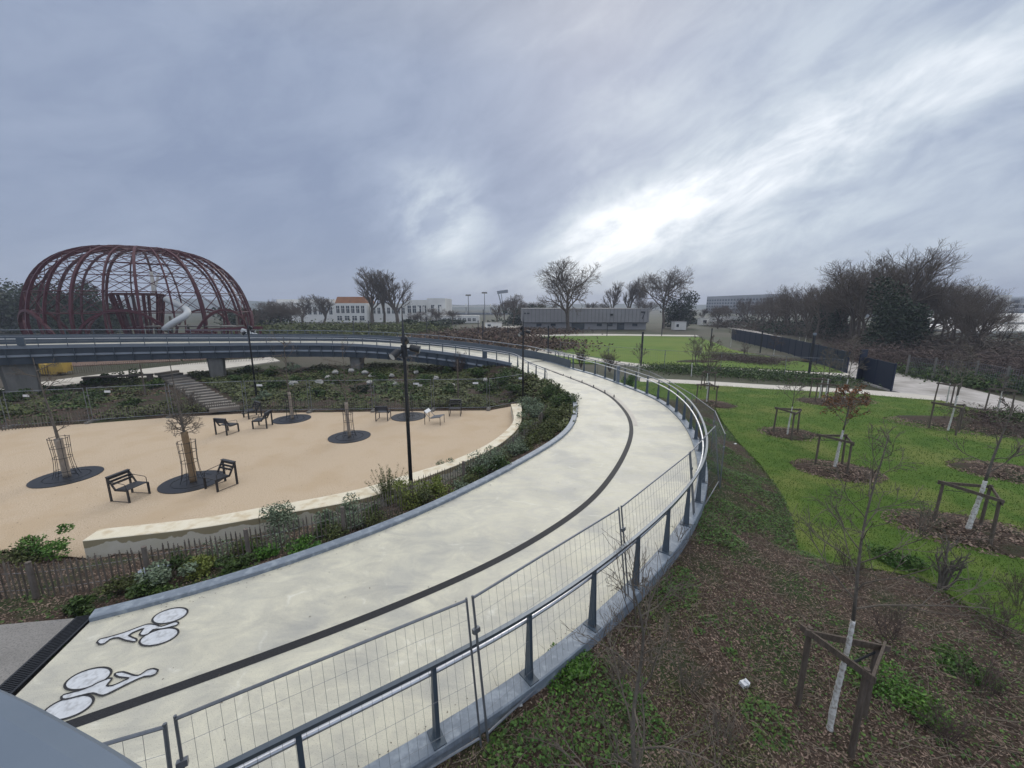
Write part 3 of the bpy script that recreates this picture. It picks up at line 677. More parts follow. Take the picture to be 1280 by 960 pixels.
# outer parapet of the bridge: dark solid panel with rail
opn = [p for p in FARALL if (p.x < 3.6 and p.y > 33) or p.x < 0]
opn = [p for i, p in enumerate(FARALL) if i > 20 and (p.y > 33.0 or p.x < -2)]
mb = MB(); mb.sweep(offset(opn, -.05), [(0,-.2),(.04,-.2),(.04,.72),(0,.72)]); part('parapet_panel', mb, M['girder'], t, True)
mb = MB(); mb.sweep(offset(opn, -.05, 1.08), [(-.04,-.02),(.06,-.02),(.06,.03),(-.04,.03)]); part('top_rail', mb, M['girderlight'], t, True)
Lo = [0]
for a, b in zip(opn, opn[1:]): Lo.append(Lo[-1]+(b-a).length)
s = .3
while s < min(Lo[-1], 50):
    b, tt = at_s(opn, Lo, s); mb = MB(); blade(mb, b-Vector((tt.y, -tt.x, 0))*.11, tt, 1.08, .09, .05, .045); part('post', mb, M['bluegrey'], t, True); s += 1.6
# piers
for px, py, w in ((30,497,1.75),(272,473,1.2),(440,464,1.1)):
    g = G(px, py, 0); c = min(BR_, key=lambda p: (p.x-g.x)**2+(p.y-g.y)**2); i = BR_.index(c)
    i = min(range(len(BR_)), key=lambda i: abs(640+(BR_[i].x*FPX)/(BR_[i].y*CT+(CH-1)*ST)-px)); c = BR_[i]
    tt = (BR_[i+1]-BR_[i-1]); tt.z = 0; tt.normalize(); n = Vector((tt.y, -tt.x, 0)); cc = c+n*1.35; z1 = c.z-1.22
    mb = MB(); pts = []; a = math.atan2(tt.y, tt.x)
    for (ex, ey) in ((-1,-.6),(-.8,-1),(.8,-1),(1,-.6),(1,.6),(.8,1),(-.8,1),(-1,.6)):
        pts.append((ex*w*.46, ey*.75))
    def ring(s_, z): return [(cc.x+(x*s_)*math.cos(a)-(y*s_)*math.sin(a), cc.y+(x*s_)*math.sin(a)+(y*s_)*math.cos(a), z) for x, y in pts]
    r0, r1 = ring(1.0, -.3), ring(1.18, z1); mb.add(r0+r1, [tuple(range(8))[::-1], tuple(range(8, 16))]+[(j, (j+1) % 8, 8+(j+1) % 8, 8+j) for j in range(8)])
    part('pier', mb, M['pier'], t, True)

# ------------------------------------------------------------------ curved stone seat wall
t = thing('stone_seat_wall', 'low curved wall of pale stone blocks edging the sand square', 'wall', WO[0])
cuts = [0, 17, 34, 50, 62, 72, 81, 89]
for a, b in zip(cuts, cuts[1:]):
    O = WO[a:b+1]; I = WI[a:b+1]; mb = MB(); m_ = len(O)
    g = .012; dO = (O[-1]-O[-2]).normalized()*g; dI = (I[-1]-I[-2]).normalized()*g; O = O[:-1]+[O[-1]-dO]; I = I[:-1]+[I[-1]-dI]
    V = []
    for o_, i_ in zip(O, I): V += [(o_.x, o_.y, -.15), (o_.x, o_.y, .485), (o_.x+(i_.x-o_.x)*.03, o_.y+(i_.y-o_.y)*.03, .5), (i_.x+(o_.x-i_.x)*.03, i_.y+(o_.y-i_.y)*.03, .5), (i_.x, i_.y, .485), (i_.x, i_.y, -.15)]
    F = []
    for i in range(m_-1):
        for k in range(5): F.append((i*6+k, i*6+k+1, (i+1)*6+k+1, (i+1)*6+k))
    F += [tuple(range(6))[::-1], tuple((m_-1)*6+k for k in range(6))]
    mb.add(V, F); ob = part('stone_block', mb, M['stain'], t, True)
    ob.data.materials.append(M['stone'])
    for p in ob.data.polygons:
        if abs(p.normal.z) > .6: p.material_index = 1

# ------------------------------------------------------------------ picket fence
PK = [GT(x, y) for x, y in ((-60,757),(0,750),(47,747),(120,738),(187,725),(250,714),(315,700),(372,687),(429,671),(475,652),(515,633),(550,617),(579,605),(620,582),(650,562),(672,540),(683,522))]
PK = smooth(resample(catmull(PK, .3), step=.095), 6)
t = thing('picket_fence', 'low weathered split chestnut picket fence in the mulch bed', 'fence', PK[0])
mb = MB(); wz = MB(); acc = 0; j = 0; tops = []
for i, p in enumerate(PK):
    p.z = ZL(p.x, p.y)
    if i % 1 == 0:
        h = .72+rnd.uniform(-.06,.05); lx, ly = rnd.uniform(-.02,.02), rnd.uniform(-.02,.02); w = rnd.uniform(.016,.028)
        a = p+Vector((0,0,-.05)); b = p+Vector((lx, ly, h)); mb.bar(a, b, w, .018); mb.bar(b, b+Vector((0,0,.05)), w*.45, .01)
part('pickets', mb, M['picket'], t, True)
for zz in (.18, .55):
    wz.tube([p+Vector((0,0,zz)) for p in PK[::3]], .004, 4)
part('wire', wz, M['metal'], t, True)
for x, y in ((47,747),(187,725),(315,700),(429,671),(515,633),(579,605),(640,569),(676,535)):
    c = GT(x, y); q = min(PK, key=lambda p: (p-c).length); mb = MB(); mb.tube([(q.x+.04, q.y-.06, q.z-.1), (q.x+.045, q.y-.06, q.z+.82)], [.05,.045], 8)
    part('post', mb, M['picket'], t, True)

# ------------------------------------------------------------------ site fence panels
def fence_panel_proto():
    t = thing('site_fence_panel', 'x', 'fence panel')
    mb = MB(); r = .0165; L = 3.4
    mb.tube([(0,0,0),(0,0,2.0)], r, 6); mb.tube([(L,0,0),(L,0,2.0)], r, 6); mb.tube([(0,0,1.97),(L,0,1.97)], r, 6); mb.tube([(0,0,.16),(L,0,.16)], r, 6)
    f = part('frame', mb, M['metal'], t)
    w = MB(); k = .13
    x = k
    while x < L-.05: w.tube([(x,0,.16),(x,0,1.97)], .0021, 3, False); x += k
    for z in (.45, .9, 1.35, 1.72): w.tube([(0,.004,z),(L,.004,z)], .0021, 3, False)
    part('wire_mesh', w, M['metal'], t)
    c = MB(); c.box((0,0,1.55), (.10,.05,.06)); part('clamp', c, M['metal'], t)
    return t
FPR = fence_panel_proto(); used = [False]
def panel(a, b, label, group, sag=0):
    a = Vector(a); b = Vector(b); d = b-a; L = math.hypot(d.x, d.y)
    r = FPR if not used[0] else dup(FPR, (0,0,0)); used[0] = True
    r.location = a; r.rotation_euler = (0, 0, math.atan2(d.y, d.x)); r.scale = (L/3.4, 1, 1)
    # follow the slope of the ground
    if abs(d.z) > .02: r.rotation_euler = (0, -math.atan2(d.z, L), math.atan2(d.y, d.x))
    if sag: r.rotation_euler[0] = -sag
    r['label'] = label; r['group'] = group; return r
fj = [(-2.80,2.62,.88),(-.30,4.06,.92),(2.18,6.40,.88),(4.75,9.35,.80),(6.75,12.0,.70)]
fl = ['metal mesh fence panel nearest the grey parapet at the bottom of the path','mesh fence panel outside the railing above the ivy patch','mesh fence panel outside the railing, third from the parapet','short mesh fence panel at the outermost bend of the railing']
for i in range(4): panel(fj[i], Vector(fj[i+1])-(Vector(fj[i+1])-Vector(fj[i])).normalized()*.1, fl[i], 'site fence panels outside the ramp railing', .15)
panel((-6.2,1.35,.9), (-2.90,2.55,.9), 'mesh fence panel whose far end shows behind the grey parapet', 'site fence panels outside the ramp railing', .12)
fj2 = [(6.65,11.8,.5),(7.9,14.9,.42),(8.5,18.2,.35),(8.8,21.7,.32),(8.85,25.2,.3),(8.3,28.8,.28),(7.1,32.4,.28),(5.6,36,.28),(3.5,39,.1)]
for i in range(8): panel(fj2[i], fj2[i+1], 'mesh fence panel beyond the railing, the %s counted away from the bend' % ('first second third fourth fifth sixth seventh last'.split()[i]), 'site fence panels outside the ramp railing')
lf = [G(-110,548), G(15,535), G(117,528), G(217,521), G(310,516), G(390,515), G(469,514), G(543,513), G(612,512), G(655,503.5)]
ll = ['at the left edge of the picture','in front of the left bridge pier','behind the two near caged trees','at the foot of the garden steps','behind the pair of armchairs','behind the small tree with the pale wrapped stem','behind the armchair beside the lamp post','between the lamp post and the lounger','next to the end of the stone wall']
for i in range(9): panel(lf[i], lf[i+1]-(lf[i+1]-lf[i]).normalized()*.16, 'grey mesh site fence panel '+ll[i], 'site fence panels behind the sand square')
for i in range(10):
    c = lf[i]-(lf[min(i+1, 9)]-lf[max(0, i-1)]).normalized()*.05; mb = MB(); mb.prism([(-.32,-.11),(.32,-.11),(.32,.11),(-.32,.11)], 0, .11); mb.box((0,0,.13), (.25,.16,.05))
    o = single('ballast_block', mb, M['pier'], 'grey concrete foot block under the mesh site fence behind the sand', 'fence foot', 'concrete feet of the site fence', origin=(c.x, c.y, .0)); o.rotation_euler = (0,0,1.5)
    if i in (1,2,4,6,7,8):
        mb = MB(); mb.box((0,0,0), (.34,.01,.12)); q = lf[i]+(lf[min(i+1,9)]-lf[i]).normalized()*(.9 if i < 6 else 2.6)
        single('fence_sign', mb, M['litter'], 'small blank white plate wired high on the mesh fence behind the sand', 'sign', 'small white plates on the site fence', origin=(q.x, q.y-.03, 1.72))

# ------------------------------------------------------------------ trees
def grow(tr, cr, p, d, L, r, lvl, mx, nch, rr, up=.12, ang=(25,55), wob=.12, ratio=.62, minr=.004, sides=5):
    seg = 5 if lvl < 2 else (3 if lvl < mx else 2); pts = [p.copy()]; dirs = [d.copy()]
    for i in range(seg):
        d = (d+Vector((rr.gauss(0, wob), rr.gauss(0, wob), rr.gauss(0, wob)+up*.5))).normalized(); p = p+d*(L/seg); pts.append(p.copy()); dirs.append(d.copy())
    r1 = max(minr, r*.45); rs = [max(minr, r+(r1-r)*i/seg) for i in range(seg+1)]
    (tr if lvl == 0 else cr).tube(pts, rs, sides if lvl < 2 else (4 if lvl < 3 else 3), cap=False)
    if lvl >= mx: return
    n = nch[lvl]
    for k in range(n):
        f = .35+.65*(k+rr.uniform(.2, .9))/n if lvl else .38+.62*(k+rr.uniform(.2,.8))/n
        f = min(f, .99); x = f*seg; i = int(x); q = pts[i].lerp(pts[i+1], x-i); dd_ = dirs[i+1]
        az = rr.uniform(0, 6.283); a = R(rr.uniform(*ang)); o = dd_.orthogonal().normalized(); o.rotate(__import__('mathutils').Quaternion(dd_, az))
        nd = (dd_*math.cos(a)+o*math.sin(a)).normalized()
        rl = rs[min(i, seg)]*.62
        grow(tr, cr, q, nd, L*ratio*rr.uniform(.7, 1.15)*(1.15-.4*f), rl, lvl+1, mx, nch, rr, up, ang, wob, ratio, minr, sides)
def bare_tree_proto(name, label, cat, H, r, mx, nch, seed, m1, m2, minr, group=None, trunk_frac=.55, ang=(25,55), up=.12, stems=1, ratio=.62, lean=0, wob=.12):
    rr = random.Random(seed); t = thing(name, label, cat, (0,0,0), 0, group); tr, cr = MB(), MB()
    for s in range(stems):
        a = 6.283*s/stems+rr.uniform(-.4,.4); sp = 0 if stems == 1 else rr.uniform(.15,.4)
        d = Vector((math.cos(a)*sp+lean, math.sin(a)*sp, 1)).normalized()
        grow(tr, cr, Vector((math.cos(a)*.06*(stems > 1), math.sin(a)*.06*(stems > 1), -.05)), d, H*trunk_frac*rr.uniform(.85,1.1), r*rr.uniform(.8,1), 0, mx, nch, rr, up, ang, wob, ratio, minr)
    # normalise the height so a scale of one is H metres
    zm = max(v[2] for v in cr.v+tr.v); k = H/zm
    tr.v = [(v[0]*k, v[1]*k, v[2]*k) for v in tr.v]; cr.v = [(v[0]*k, v[1]*k, v[2]*k) for v in cr.v]
    part('trunk', tr, m1, t, smooth=True); part('crown', cr, m2, t, smooth=True); return t
class Proto:
    def __init__(s, root): s.r = root; s.u = False
    def put(s, loc, rz=0, sc=1.0, label=None, group=None):
        if not s.u:
            s.u = True; o = s.r; o.location = loc; o.rotation_euler = (0,0,rz); o.scale = sc if isinstance(sc, tuple) else (sc,)*3
        else: o = dup(s.r, loc, rz, sc)
        if label: o['label'] = label
        if group: o['group'] = group
        return o
# large plane trees and poplars far behind
PL = [Proto(bare_tree_proto('plane_tree', '-', 'tree', 22, .36, 4, [12,8,6,5], 11+i, M['twigdark'], M['twigdark'], .018, trunk_frac=.42, ang=(28,60), ratio=.64)) for i in range(2)]
PP = [Proto(bare_tree_proto('poplar_tree', '-', 'tree', 22, .40, 4, [11,8,6,4], 31+i, M['twigdark'], M['twigdark'], .015, trunk_frac=.42, ang=(16,38), ratio=.56, up=.22)) for i in range(2)]
def far_tree(P, px, F, top, wid=None, label='', group=None, rz=0):
    b = D(px, F, 0); h = HZ(top, F); sc = h/22
    return P.put((b.x, b.y, -.1), rz, (sc*(wid or 1), sc*(wid or 1), sc), label, group)
far_tree(PL[0], 711, 98, 322, 1.15, 'largest bare plane tree, standing in front of the low grey building', rz=.5)
far_tree(PL[1], 829, 120, 330, 1.0, 'tall bare plane tree at the right end of the low grey building', rz=2)
far_tree(PP[0], 763, 150, 350, 1.1, 'slimmer bare tree left of the pair behind the grey building roof', rz=1)
far_tree(PP[1], 783, 150, 347, 1.0, 'slim bare tree right of the pair behind the grey building roof', rz=2)
far_tree(PL[1], 797, 150, 350, .6, 'bare tree between the slim pair and the tall right plane tree', rz=4)
far_tree(PP[0], 466, 120, 331, 1.15, 'left of three tall bare trees before the white building', rz=3)
far_tree(PP[1], 480, 121, 333, 1.0, 'middle of three tall bare trees before the white building', rz=.4)
far_tree(PP[0], 498, 120, 337, 1.5, 'right spreading one of three tall bare trees before the white building', rz=5)
far_tree(PL[0], 641, 135, 366, .9, 'rounded bare tree left of the low grey building', rz=2.4)
far_tree(PP[1], 404, 130, 367, 1.7, 'bare tree in front of the left white facade, nearer the orange roof', rz=1.4)
far_tree(PP[0], 378, 130, 368, 1.7, 'bare tree in the middle of the left white facade', rz=2.4)
far_tree(PL[1], 352, 110, 372, 1.2, 'bushy bare tree before the far left end of the white facade', rz=.9)
far_tree(PL[0], 335, 105, 376, 1.3, 'low bushy bare tree just right of the red dome', rz=5.1)
far_tree(PL[1], 897, 118, 379, 1.2, 'rounded bare tree by the far end of the gravel road', rz=3.1)
for i, (px, F, top, wd) in enumerate(((548,125,384,1.6),(566,140,386,1.4),(621,130,378,1.2),(632,150,372,1.2),(655,165,374,1.4),(672,165,376,1.4),(690,170,378,1.3),(734,170,376,1.5),(752,170,378,1.4),(805,165,372,1.2),(862,150,386,1.8),(876,160,384,1.6),(520,118,388,1.7),(365,112,380,1.6),(318,96,384,1.5))):
    far_tree((PL+PP)[i % 4], px, F, top, wd, 'small bare tree in the hazy background woods', 'small bare trees in the hazy background', rz=i*1.3)
# belt of bare trees right of the gravel road
WD = [Proto(bare_tree_proto('bare_tree', '-', 'tree', 12, .20, 4, [8,6,5,4], 50+i, M['twigdark'], M['twigdark'], .0075, trunk_frac=.6, ang=(22,50), up=.2, stems=1+(i % 2)*2, lean=.03*(i == 2))) for i in range(4)]
belt = [(890,150,379),(906,148,380),(921,140,378),(936,135,376),(950,122,373),(963,118,370),(976,110,368),(988,104,366),(1000,98,358),(1012,92,352),(1022,88,356),(1034,80,348),(1044,74,340),(1066,66,318),(1076,78,334),(1086,60,312),(1098,72,318),(1112,58,303),(1124,66,322),(1148,56,340),(1172,54,346),(1196,56,352),(1210,50,350),(1222,54,358),(1036,96,362),(1062,92,356),(1006,112,366),(972,128,374),(1240,46,386),(930,122,370),(944,108,368),(957,104,362),(969,100,364),(982,94,360),(995,88,352),(1008,84,356),(1020,78,350),(1050,74,346),(1058,70,338),(1180,62,342),(1160,64,336),(1218,46,372)]
rr = random.Random(5)
for i, (px, F, top) in enumerate(belt):
    b = D(px, F, 0); h = HZ(top, F)
    big = {15:'tall bare tree left of the ivy covered one, beside the gravel road', 17:'tallest bare tree with a dark nest high in its fork', 13:'tall bare tree at the left shoulder of the roadside belt', 22:'bare tree leaning right at the end of the roadside belt',28:'thin low bare tree before the pale long roofs'}
    WD[i % 4 if i != 22 else 2].put((b.x, b.y, -.1), rr.uniform(0, 6), (h/12*rr.uniform(.9,1.25), h/12, h/12), big.get(i, 'dark bare tree in the dense belt beyond the navy hoarding and gravel road'), 'bare trees in the belt beyond the gravel road')
# nests
for px, F, py, lb in ((1100,58,327,'dark twig nest high in the tallest roadside tree'),(1126,60,339,'smaller dark nest in a right hand fork of the roadside trees')):
    mb = MB(); C = npr.normal(0, .22, (260, 3)); quads(mb, C, npr.uniform(.08,.2,260), nrm=1, asp=.15); c = D(px, F, HZ(py, F)); single('bird_nest', mb, M['twigdark'], lb, 'nest', origin=(c.x, c.y, c.z))

# leafy masses
def leafmass(n, R3, size, seed, lumps=7, hollow=.55, zmin=0):
    r = np.random.RandomState(seed); cs = r.normal(0, .42, (lumps, 3)); cs[0] = 0; rad = r.uniform(.35,.65,lumps)
    k = r.randint(0, lumps, n); d = r.normal(0, 1, (n, 3)); d /= np.linalg.norm(d, axis=1)[:,None]
    q = hollow+(1-hollow)*r.uniform(0, 1, n)**.6; C = cs[k]+d*(rad[k]*q)[:,None]
    C = C/1.0*np.array(R3); C[:,2] = C[:,2]+R3[2]*.85
    C = C[C[:,2] > zmin]; mb = MB(); quads(mb, C, r.uniform(.6, 1.3, len(C))*size, nrm=1, asp=.55, rs=r); return mb
def evergreen(name, label, px, F, top, w, seed, m='leafever', group=None, z0=None, n=5200, ls=.16):
    b = D(px, F, 0); h = HZ(top, F); t = thing(name, label, 'tree', (b.x, b.y, -.1), 0, group)
    tr = MB(); tr.tube([(0,0,0),(.1,0,h*.3),(0,.1,h*.7)], [.02*h+.08,.014*h+.05,.03], 6); part('trunk', tr, M['twigdark'], t)
    mb = leafmass(n, (w/2/1.0, w/2.4, h*.46), ls, seed, 14, .3, .2)
    zm = max(v[2] for v in mb.v); mb.v = [(v[0], v[1], v[2]*h/zm) for v in mb.v]; part('crown', mb, M[m], t); return t
evergreen('ivy_tree', 'tall tree smothered in dark ivy beside the gravel road', 1106, 52, 343, 7.0, 1, n=9000, ls=.17)
evergreen('ivy_tree', 'lower ivy clad trunk right of the tallest ivy tree', 1135, 54, 382, 5.5, 2, n=5000)
evergreen('ivy_tree', 'narrow dark ivy column left of the tall roadside trees', 1028, 82, 353, 4.2, 3)
evergreen('ivy_tree', 'small round ivy mass at the roadside belt, left of the ivy column', 1042, 74, 366, 4.5, 13)
evergreen('pine_tree', 'dark pine beside the tall right plane tree', 848, 122, 362, 8.5, 4, ls=.3)
for i, (px, F, top, w) in enumerate(((8,100,346,20),(-30,95,335,20),(34,120,356,22),(62,130,360,24))):
    evergreen('evergreen_tree', 'dark evergreen of the wood %s' % ('at the left picture edge','beyond the left picture edge','left of the red dome, second from the edge','close behind the left side of the red dome')[i], px, F, top, w, 20+i, ls=.42)
for i, (px, F, top, w) in enumerate(((78,92,352,12),(98,88,345,13),(116,90,349,12),(132,100,372,14),(154,120,380,16))):
    evergreen('evergreen_tree', 'dark evergreen seen through the dome ribs, %s' % ('leftmost','the tallest','right of the tallest','lower on the right','lowest, near the dome centre')[i], px, F, top, w, 30+i, ls=.34)
for i, (px, F, top, w) in enumerate(((300,110,382,16),(322,112,386,14),(560,150,398,12),(648,140,384,16),(668,150,378,20),(855,160,398,14),(880,150,402,12),(546,110,400,9),(520,108,398,7))):
    evergreen('distant_tree', 'small dark leafy tree far off, %s' % ('behind the right flank of the dome','between the dome and the bushy bare trees','right of the white building','left of the grey building','behind the left end of the grey building','right of the pine','near the far gravel road end','before the white right hand block','just left of the bush before the white block')[i], px, F, top, w, 50+i, ls=.4, n=2200)
# low scrub along the road (thicket nobody could count)
def scrub(pts, m, name, label, hh, n, ls, spread):
    mb = MB()
    for (px, F) in pts:
        b = D(px, F, 0); C = npr.normal(0, 1, (n, 3))*np.array([spread, spread, hh*.45]); C[:,2] = np.abs(C[:,2]); C[:,:2] += np.array([b.x, b.y]); quads(mb, C, npr.uniform(.5,1.4,n)*ls, nrm=1, asp=.12 if 'twig' in m else .5)
    return single(name, mb, M[m], label, 'scrub', kind='stuff')
sp = [(px+rr.uniform(-6,6), F+rr.uniform(-2,2)) for px, F in [(905+12*i, 128-4.1*i if i < 18 else 56-1.1*(i-18)) for i in range(34)]]
scrub(sp, 'twigdark', 'roadside_scrub', 'tangled dark bare scrub under the roadside trees', 2.4, 1500, .40, 2.0)
scrub([(1040,55),(1075,48),(1095,46),(1115,43),(1135,42),(1150,40),(1170,39),(1195,38),(1225,36),(1255,34),(1290,33),(1340,32),(1240,40),(1280,38)], 'twigred', 'bramble_thicket', 'mauve brown brambles heaped beside the gravel road', 1.9, 2600, .26, 1.6)
scrub([(1150,38),(1165,36),(1185,35.0),(1205,33.5),(1230,32),(1262,30.5),(1290,29.5)], 'leaf', 'verge_greenery', 'green weeds at the foot of the roadside wire fence', .9, 1500, .12, 1.1)
scrub([(905,150),(930,130),(960,116),(985,106),(1010,97),(1030,90)], 'leafever', 'distant_hedge', 'dark evergreen undergrowth far along the road', 2.6, 1500, .4, 4)
scrub([(560+10*i, 92-2.5*i) for i in range(12)]+[(555+12*i, 78-1.6*i) for i in range(8)]+[(600+9*i,100) for i in range(10)], 'leafheath', 'heath_planting', 'reddish brown planting beyond the bridge', .9, 1500, .28, 4.0)
scrub([(330+11*i, 84+.6*i) for i in range(18)]+[(340+12*i, 100) for i in range(17)], 'leafolive', 'park_planting', 'olive brown shrubs and saplings before the white building', 1.9, 1300, .3, 3.6)
scrub([(20+14*i, 54) for i in range(24)], 'leafolive', 'park_planting', 'low shrubs at the foot of the red dome', .8, 420, .18, 2.2)
scrub([(830+22*i, 41-.7*i) for i in range(10)], 'leaf', 'verge_planting', 'dark green low planting between the two footpaths', .35, 1700, .09, 1.5)
scrub([(905,50),(918,48.5),(932,47),(946,46),(958,45)], 'twigred', 'shrub_patch', 'bare reddish shrubs in the mulch patch on the far lawn', .8, 1600, .16, 1.3)
scrub([(1235,22.3),(1258,21.8),(1280,21.3),(1300,20.8),(1240,20.4),(1265,20),(1290,19.6)], 'twigred', 'shrub_patch', 'bare brown shrubs in the mulch bed at the right of the lawn', .55, 1200, .12, .9)
scrub([(1272,20.6),(1290,20.2)], 'leaf', 'shrub_patch', 'dark green shrubs at the right end of the mulch bed', .8, 1300, .07, .6)

# ------------------------------------------------------------------ young staked trees on the lawn
def stakes(name, label, c, r, h, group, rz, seed):
    rr = random.Random(seed); t = thing(name, label, 'tree stakes', c, rz, group); P = []
    for k in range(3):
        a = 2*math.pi*k/3; x, y = r*math.cos(a), r*math.sin(a); mb = MB(); lx, ly = x*.94+rr.uniform(-.03,.03), y*.94+rr.uniform(-.03,.03)
        mb.tube([(x,y,-.3),(lx,ly,h)], [.042,.038], 8); mb.box((lx, ly, h+.004), (.05,.05,.008)); part('post', mb, M['timber'], t); P.append(Vector((lx, ly, h-.07)))
    for k in range(3):
        a, b = P[k], P[(k+1) % 3]; d = (b-a).normalized(); mb = MB(); off = Vector((0,0,.035 if k == 1 else (.0 if k == 0 else -.03))); o = Vector((d.y, -d.x, 0))*.045
        mb.bar(a-d*.10+off+o, b+d*.10+off+o, .03, .085); part('rail', mb, M['timber'], t)
    mb = MB(); mb.tube([P[1]*.9+Vector((0,0,-.05)), Vector((.03,.0,h-.16)), P[2]*.9+Vector((0,0,-.05))], .008, 5); part('strap', mb, M['black'], t)
    return t
def young(label, base, H, seed, paint_h, lean=(0,0), nch=(12,5,3), mx=3, r=.035, leaf=None, crown_m='twig', minr=.0065, wig=.03, ang=(35,70), group='young trees planted on the lawn', ratio=.42, up=.1):
    rr = random.Random(seed); t = thing('young_tree', label, 'tree', base, 0, group); tr, cr, pw = MB(), MB(), MB()
    pts = []; rs = []; N = 12
    for i in range(N+1):
        f = i/N; pts.append(Vector((lean[0]*f+wig*math.sin(f*9+seed)*f, lean[1]*f+wig*math.cos(f*8+seed)*f, H*f-.05))); rs.append(r*(1-.82*f))
    ip = max(1, int(round(N*paint_h/H)))
    # painted lower stem
    fine = resample(pts[:ip+1], 12*ip//2+14); m_ = len(fine)
    pw.tube(fine, [ (r*(1-.82*(i/(m_-1))*ip/N))*(1.05+.34*rr.random()) for i in range(m_)], 10); part('painted_stem', pw, M['white'], t, smooth=True)
    tr.tube(pts[ip:], rs[ip:], 7); part('trunk', tr, M['bark'], t, smooth=True)
    for k in range(nch[0]):
        f = paint_h/H+.05+(1-paint_h/H-.08)*(k+rr.random()*.8)/nch[0]; x = f*N; i = min(int(x), N-1); q = pts[i].lerp(pts[i+1], x-i)
        az = k*2.4+rr.uniform(-.5,.5); a = R(rr.uniform(*ang)); d = Vector((math.sin(a)*math.cos(az), math.sin(a)*math.sin(az), math.cos(a)))
        grow(cr, cr, q, d, (H-q.z+.5)*ratio*rr.uniform(.7,1.15), rs[i]*.5, 1, mx, [0]+list(nch[1:]), rr, up, (25,55), .14, .55, minr)
    part('crown', cr, M[crown_m], t, smooth=True)
    if leaf:
        mb = MB(); C = []
        vs = cr.v; 
        for _ in range(leaf): v = vs[rr.randrange(len(vs))]; C.append((v[0]+base[0]*0+rr.gauss(0,.03), v[1]+rr.gauss(0,.03), v[2]+rr.gauss(0,.03)))
        quads(mb, np.array(C), npr.uniform(.025,.055,leaf), nrm=1, asp=.5); part('dead_leaves', mb, M['leafbrown'], t)
    return t
def htop(base, py): return HZ(py, base[1])-base[2]
B = {k: G(*v, .1) for k, v in ytrees.items()}
young('young tree with a painted stem and copper leaves still on its branches', B['a'], htop(B['a'],486), 3, 1.55, (.2,.0), leaf=1500, nch=(12,5,4), r=.05, ratio=.55)
young('bare young tree with white stem between the copper leaved tree and the railing', B['b'], htop(B['b'],470), 4, 1.5, (.1,0), nch=(12,5,3))
young('young tree with white stem and dense brown twigs nearest the railing bend', B['c'], htop(B['c'],418), 5, 1.5, (.1,.1), nch=(16,6,4), crown_m='twigred')
young('young white stemmed tree in a mulch ring below the end of the navy hoarding', B['d'], htop(B['d'],430), 6, 1.5, nch=(13,5,3))
young('bare young tree with white stem leaning right inside the big three post frame', B['e'], htop(B['e'],505), 7, 1.55, (.55,.1), nch=(10,5,3), r=.055)
young('young white stemmed tree at the near corner of the right mulch bed', B['f'], htop(B['f'],430), 8, 1.9, (.3,0), nch=(12,5,3))
ST_ = [('a',.62,1.4,'timber tree stakes round the copper leaved tree',.5),('b',.62,1.4,'timber tree stakes round the bare tree nearest the railing side',.2),('c',.7,1.35,'timber tree stakes in the mulch ring nearest the railing bend',1.0),('e',.68,1.4,'largest timber three post frame on the right of the lawn',.35),('d',.6,1.35,'timber tree stakes in the mulch ring below the navy hoarding',.9),('f',.7,1.45,'timber tree stakes at the near corner of the right mulch bed',.1)]
for k, r_, h_, lb, rz in ST_: stakes('tree_stakes', lb, (B[k].x, B[k].y, 0), r_, h_, 'timber tree stakes on the lawn', rz, hash(k) % 97 if False else ord(k))
more = [(1055,500,418,'slim young tree right of the mulch ring below the hoarding'),(1024,497,436,'slim young tree left of the mulch ring below the hoarding'),(883,486,425,'young tree directly behind the one nearest the railing bend'),(1183,505,440,'young tree behind the right mulch bed, beside the gravel road'),(1247,513,470,'leaning young tree with stakes at the right edge by the gravel road'),(864,470,418,'young tree between the footpaths, left of the others'),(798,474,428,'thin dark young tree just beyond the railing, nearest the lamp pole'),(998,432,405,'tiny young tree at the far corner of the lawn'),(1006,430,404,'second tiny young tree at the far corner of the lawn'),(966,451,415,'young tree in the far shrub patch'),(876,443,421,'young tree at the far lawn, left of the shrub patch'),(913,433,408,'small young tree beside the start of the hoarding')]
for i, (x, y, top, lb) in enumerate(more):
    b = G(x, y, 0); young(lb, b, htop(b, top), 60+i, 1.35, (rnd.uniform(-.2,.2), 0), nch=(12,5,3), minr=.010, mx=3, crown_m='twigred' if i in (2,9) else 'twig')
for i in (1, 2, 3, 4): b = G(more[i][0], more[i][1], 0); stakes('tree_stakes', 'timber tree stakes, '+more[i][3].replace('young tree','tree')[:200].split(',')[0], b, .6, 1.4, 'timber tree stakes on the lawn', i*.7, i)
